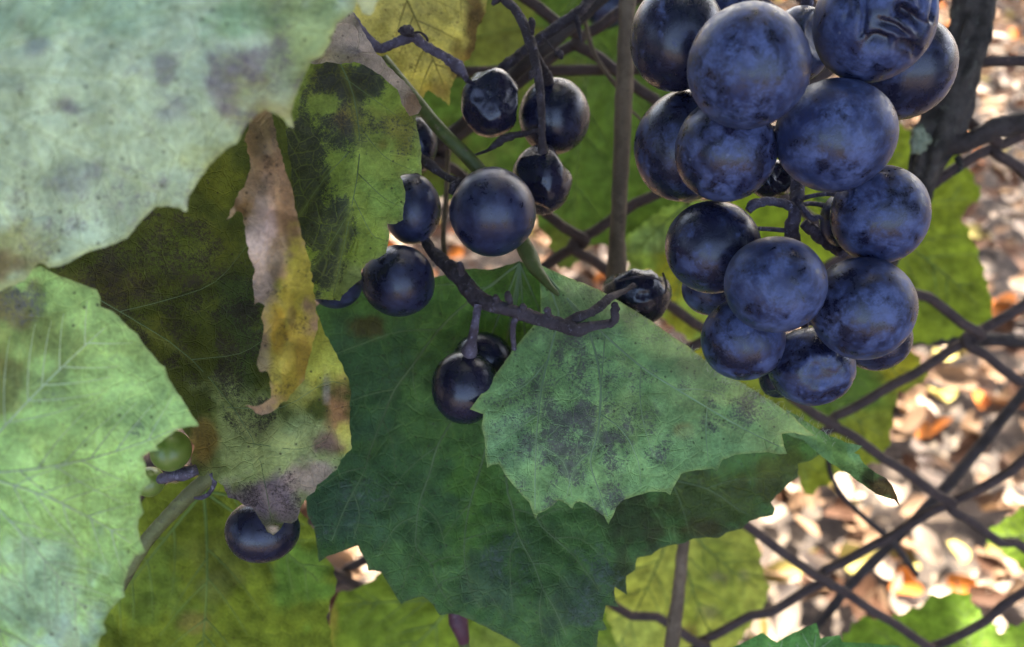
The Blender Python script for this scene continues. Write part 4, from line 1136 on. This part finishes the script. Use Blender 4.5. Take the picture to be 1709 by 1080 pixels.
back_leaf('light green leaf with a yellow patch left of the ripe bunch', (1150, 340, .28),
     [(1040, 400), (1075, 372), (1110, 345), (1200, 330), (1250, 450), (1220, 545), (1175, 575), (1140, 560), (1105, 530), (1092, 480), (1085, 450), (1050, 450)],
     [(1040, 400, .285), (1200, 340, .28), (1240, 500, .29), (1120, 560, .28), (1130, 440, .275)], (0.196, 0.297, 0.072),
     [(1115, 470, 40, 70, (.22, .22, .02), .85), (1080, 400, 40, 30, (.16, .26, .13), .8), (1140, 540, 40, 26, (.2, .2, .02), .7), (1130, 520, 16, 12, (.14, .07, .03), .8)], 'lime', (), [(1120, 540), (1050, 430), (1210, 530)], 45, (6, 26))
back_leaf('yellow green leaf with grey spots behind the pale cane at the bottom', (1130, 860, .31),
     [(960, 1000), (1010, 940), (1090, 890), (1180, 850), (1240, 860), (1262, 890), (1268, 920), (1272, 950), (1284, 985), (1274, 1016), (1250, 1045), (1232, 1076), (1210, 1120), (1100, 1160), (990, 1160), (950, 1080)],
     [(960, 1000, .30), (1240, 860, .315), (1280, 985, .315), (1210, 1120, .32), (1000, 1150, .31), (1120, 990, .305)], (0.224, 0.257, 0.060),
     [(1200, 960, 60, 80, (.12, .18, .03), .5), (1200, 965, 22, 14, (.12, .12, .08), .8), (1240, 960, 12, 12, (.13, .12, .09), .7), (1185, 1020, 18, 16, (.13, .13, .09), .7), (1060, 1060, 60, 40, (.19, .24, .07), .6), (1150, 1060, 14, 16, (.09, .06, .03), .7)], 'lime', (), [(1275, 990), (1210, 1110), (1000, 1140)], 46, (6, 32))
back_leaf('dark green leaf low on the left behind the single grape', (340, 820, .20),
     [(120, 1000), (190, 880), (260, 815), (340, 790), (430, 820), (500, 850), (528, 890), (533, 912), (552, 940), (563, 968), (552, 1000), (546, 1032), (556, 1080), (560, 1160), (130, 1160)],
     [(120, 1000, .20), (340, 790, .205), (560, 960, .205), (560, 1160, .21), (130, 1160, .2), (350, 960, .195)], (0.105, 0.142, 0.018),
     [(360, 930, 60, 50, (0.108, 0.131, 0.028), .6), (360, 980, 50, 30, (0.072, 0.087, 0.028), .6), (250, 1000, 90, 80, (0.072, 0.123, 0.025), .7), (320, 1040, 30, 20, (0.120, 0.102, 0.038), .7), (500, 960, 60, 70, (0.072, 0.174, 0.038), .6)], 'lime', [(370, 960, 50, 60, .4), (320, 1040, 40, 30, .4)], [(545, 980), (330, 1150), (150, 1060), (520, 880)], 47, (5, 34), 7)
back_leaf('bright green leaf at the bottom edge below the dark central leaf', (760, 1000, .255),
     [(548, 1042), (556, 1010), (566, 990), (588, 984), (610, 977), (645, 948), (760, 920), (900, 940), (1000, 1000), (1025, 1060), (1040, 1160), (545, 1160)],
     [(548, 1042, .25), (645, 948, .255), (1000, 1000, .26), (1040, 1160, .265), (545, 1160, .255), (780, 1040, .25)], (0.119, 0.182, 0.024),
     [(900, 1070, 120, 50, (.13, .17, .05), .7), (640, 1050, 80, 60, (.07, .12, .02), .5), (552, 1060, 12, 60, (.22, .19, .04), .8)], 'lime', (), [(560, 1010), (600, 1150), (1020, 1080)], 48, (5, 34), 8)
back_leaf('green leaf behind the fence wires in the bottom right corner', (1640, 1140, .33),
     [(1400, 1070), (1437, 1030), (1481, 1034), (1531, 1014), (1552, 997), (1602, 988), (1618, 994), (1631, 1018), (1648, 1034), (1670, 1056), (1690, 1046), (1750, 1020), (1790, 1060), (1790, 1160), (1430, 1180)],
     [(1400, 1070, .33), (1602, 988, .34), (1790, 1040, .335), (1600, 1160, .325)], (0.140, 0.243, 0.030), (), 'lime', (), [(1605, 995), (1440, 1040), (1760, 1040)], 49, (8, 34))
back_leaf('green leaf cut off by the right edge behind the fence', (1760, 900, .34),
     [(1640, 892), (1660, 878), (1682, 864), (1720, 838), (1800, 830), (1810, 960), (1720, 968), (1704, 946), (1672, 922), (1652, 905)],
     [(1640, 892, .34), (1720, 838, .345), (1810, 960, .34), (1710, 900, .335)], (0.154, 0.243, 0.024), (), 'lime', (), [(1645, 892), (1710, 955)], 50, (6, 30))
back_leaf('bright green leaf tip with sharp teeth at the bottom edge', (1360, 1230, .17),
     [(1180, 1130), (1224, 1080), (1250, 1068), (1273, 1056), (1284, 1064), (1296, 1073), (1312, 1062), (1328, 1055), (1346, 1046), (1362, 1040), (1366, 1052), (1369, 1065), (1386, 1062), (1402, 1060), (1405, 1072), (1450, 1074), (1500, 1078), (1560, 1140), (1400, 1230), (1250, 1220)],
     [(1180, 1130, .178), (1362, 1040, .180), (1500, 1078, .182), (1400, 1230, .17)], (.10, .23, .06), (), 'underside', (), [(1362, 1045), (1275, 1060), (1490, 1085)], 51, (0, 30), 5, 'vein_pale')
back_leaf('pale blurred leaf edge at the very top between the big leaf and the yellow leaf', (610, -120, .09),
     [(560, -120), (660, -120), (640, -30), (628, 8), (618, 26), (606, 22), (596, 4), (580, -30)], [(580, -60, .094), (625, 10, .096), (640, -80, .093), (600, -100, .092)], (.4, .38, .22), (), 'pale', (), (), 52, (2, 20), 6)
# petioles seen on their own
pt = thing('leaf_petiole', 'mottled green and brown leaf stalk slanting below the unripe green grapes', 'leaf stalk', P(240, 905, .155))
pxtube(Tubes(), [(200, 980, .160, 20), (238, 912, .156, 24), (262, 882, .154, 24), (290, 852, .152, 25), (320, 822, .150, 26), (352, 795, .148, 27), (385, 770, .147, 27)], 12, rough=.12, sub=8, seed=91).build('stalk', M['petiole_old'], pt)
pt = thing('leaf_petiole', 'reddish purple leaf stalk hanging below the dark central leaf', 'leaf stalk', P(770, 1080, .2))
pxtube(Tubes(), [(760, 990, .198, 26), (763, 1025, .198, 30), (766, 1040, .198, 32), (770, 1054, .198, 25), (774, 1070, .199, 20)], 12, rough=.08, sub=8, seed=92).build('stalk', M['petiole_red'], pt)
pxtube(Tubes(), [(772, 1064, .199, 18), (777, 1090, .2, 18), (784, 1150, .202, 18)], 10, rough=.05, sub=6, seed=93).build('stalk', M['petiole'], pt)

cm_['label'] = 'tan and yellow margin of the leaf rolled over lengthwise'
cr_['label'] = 'dry grey brown upper rim of the leaf curled forward'
lt_['label'] = 'narrow green tip of the folded lobe with a withered brown end'
b6['label'] = 'pale green lobe with purple grey blotches folded over the front'
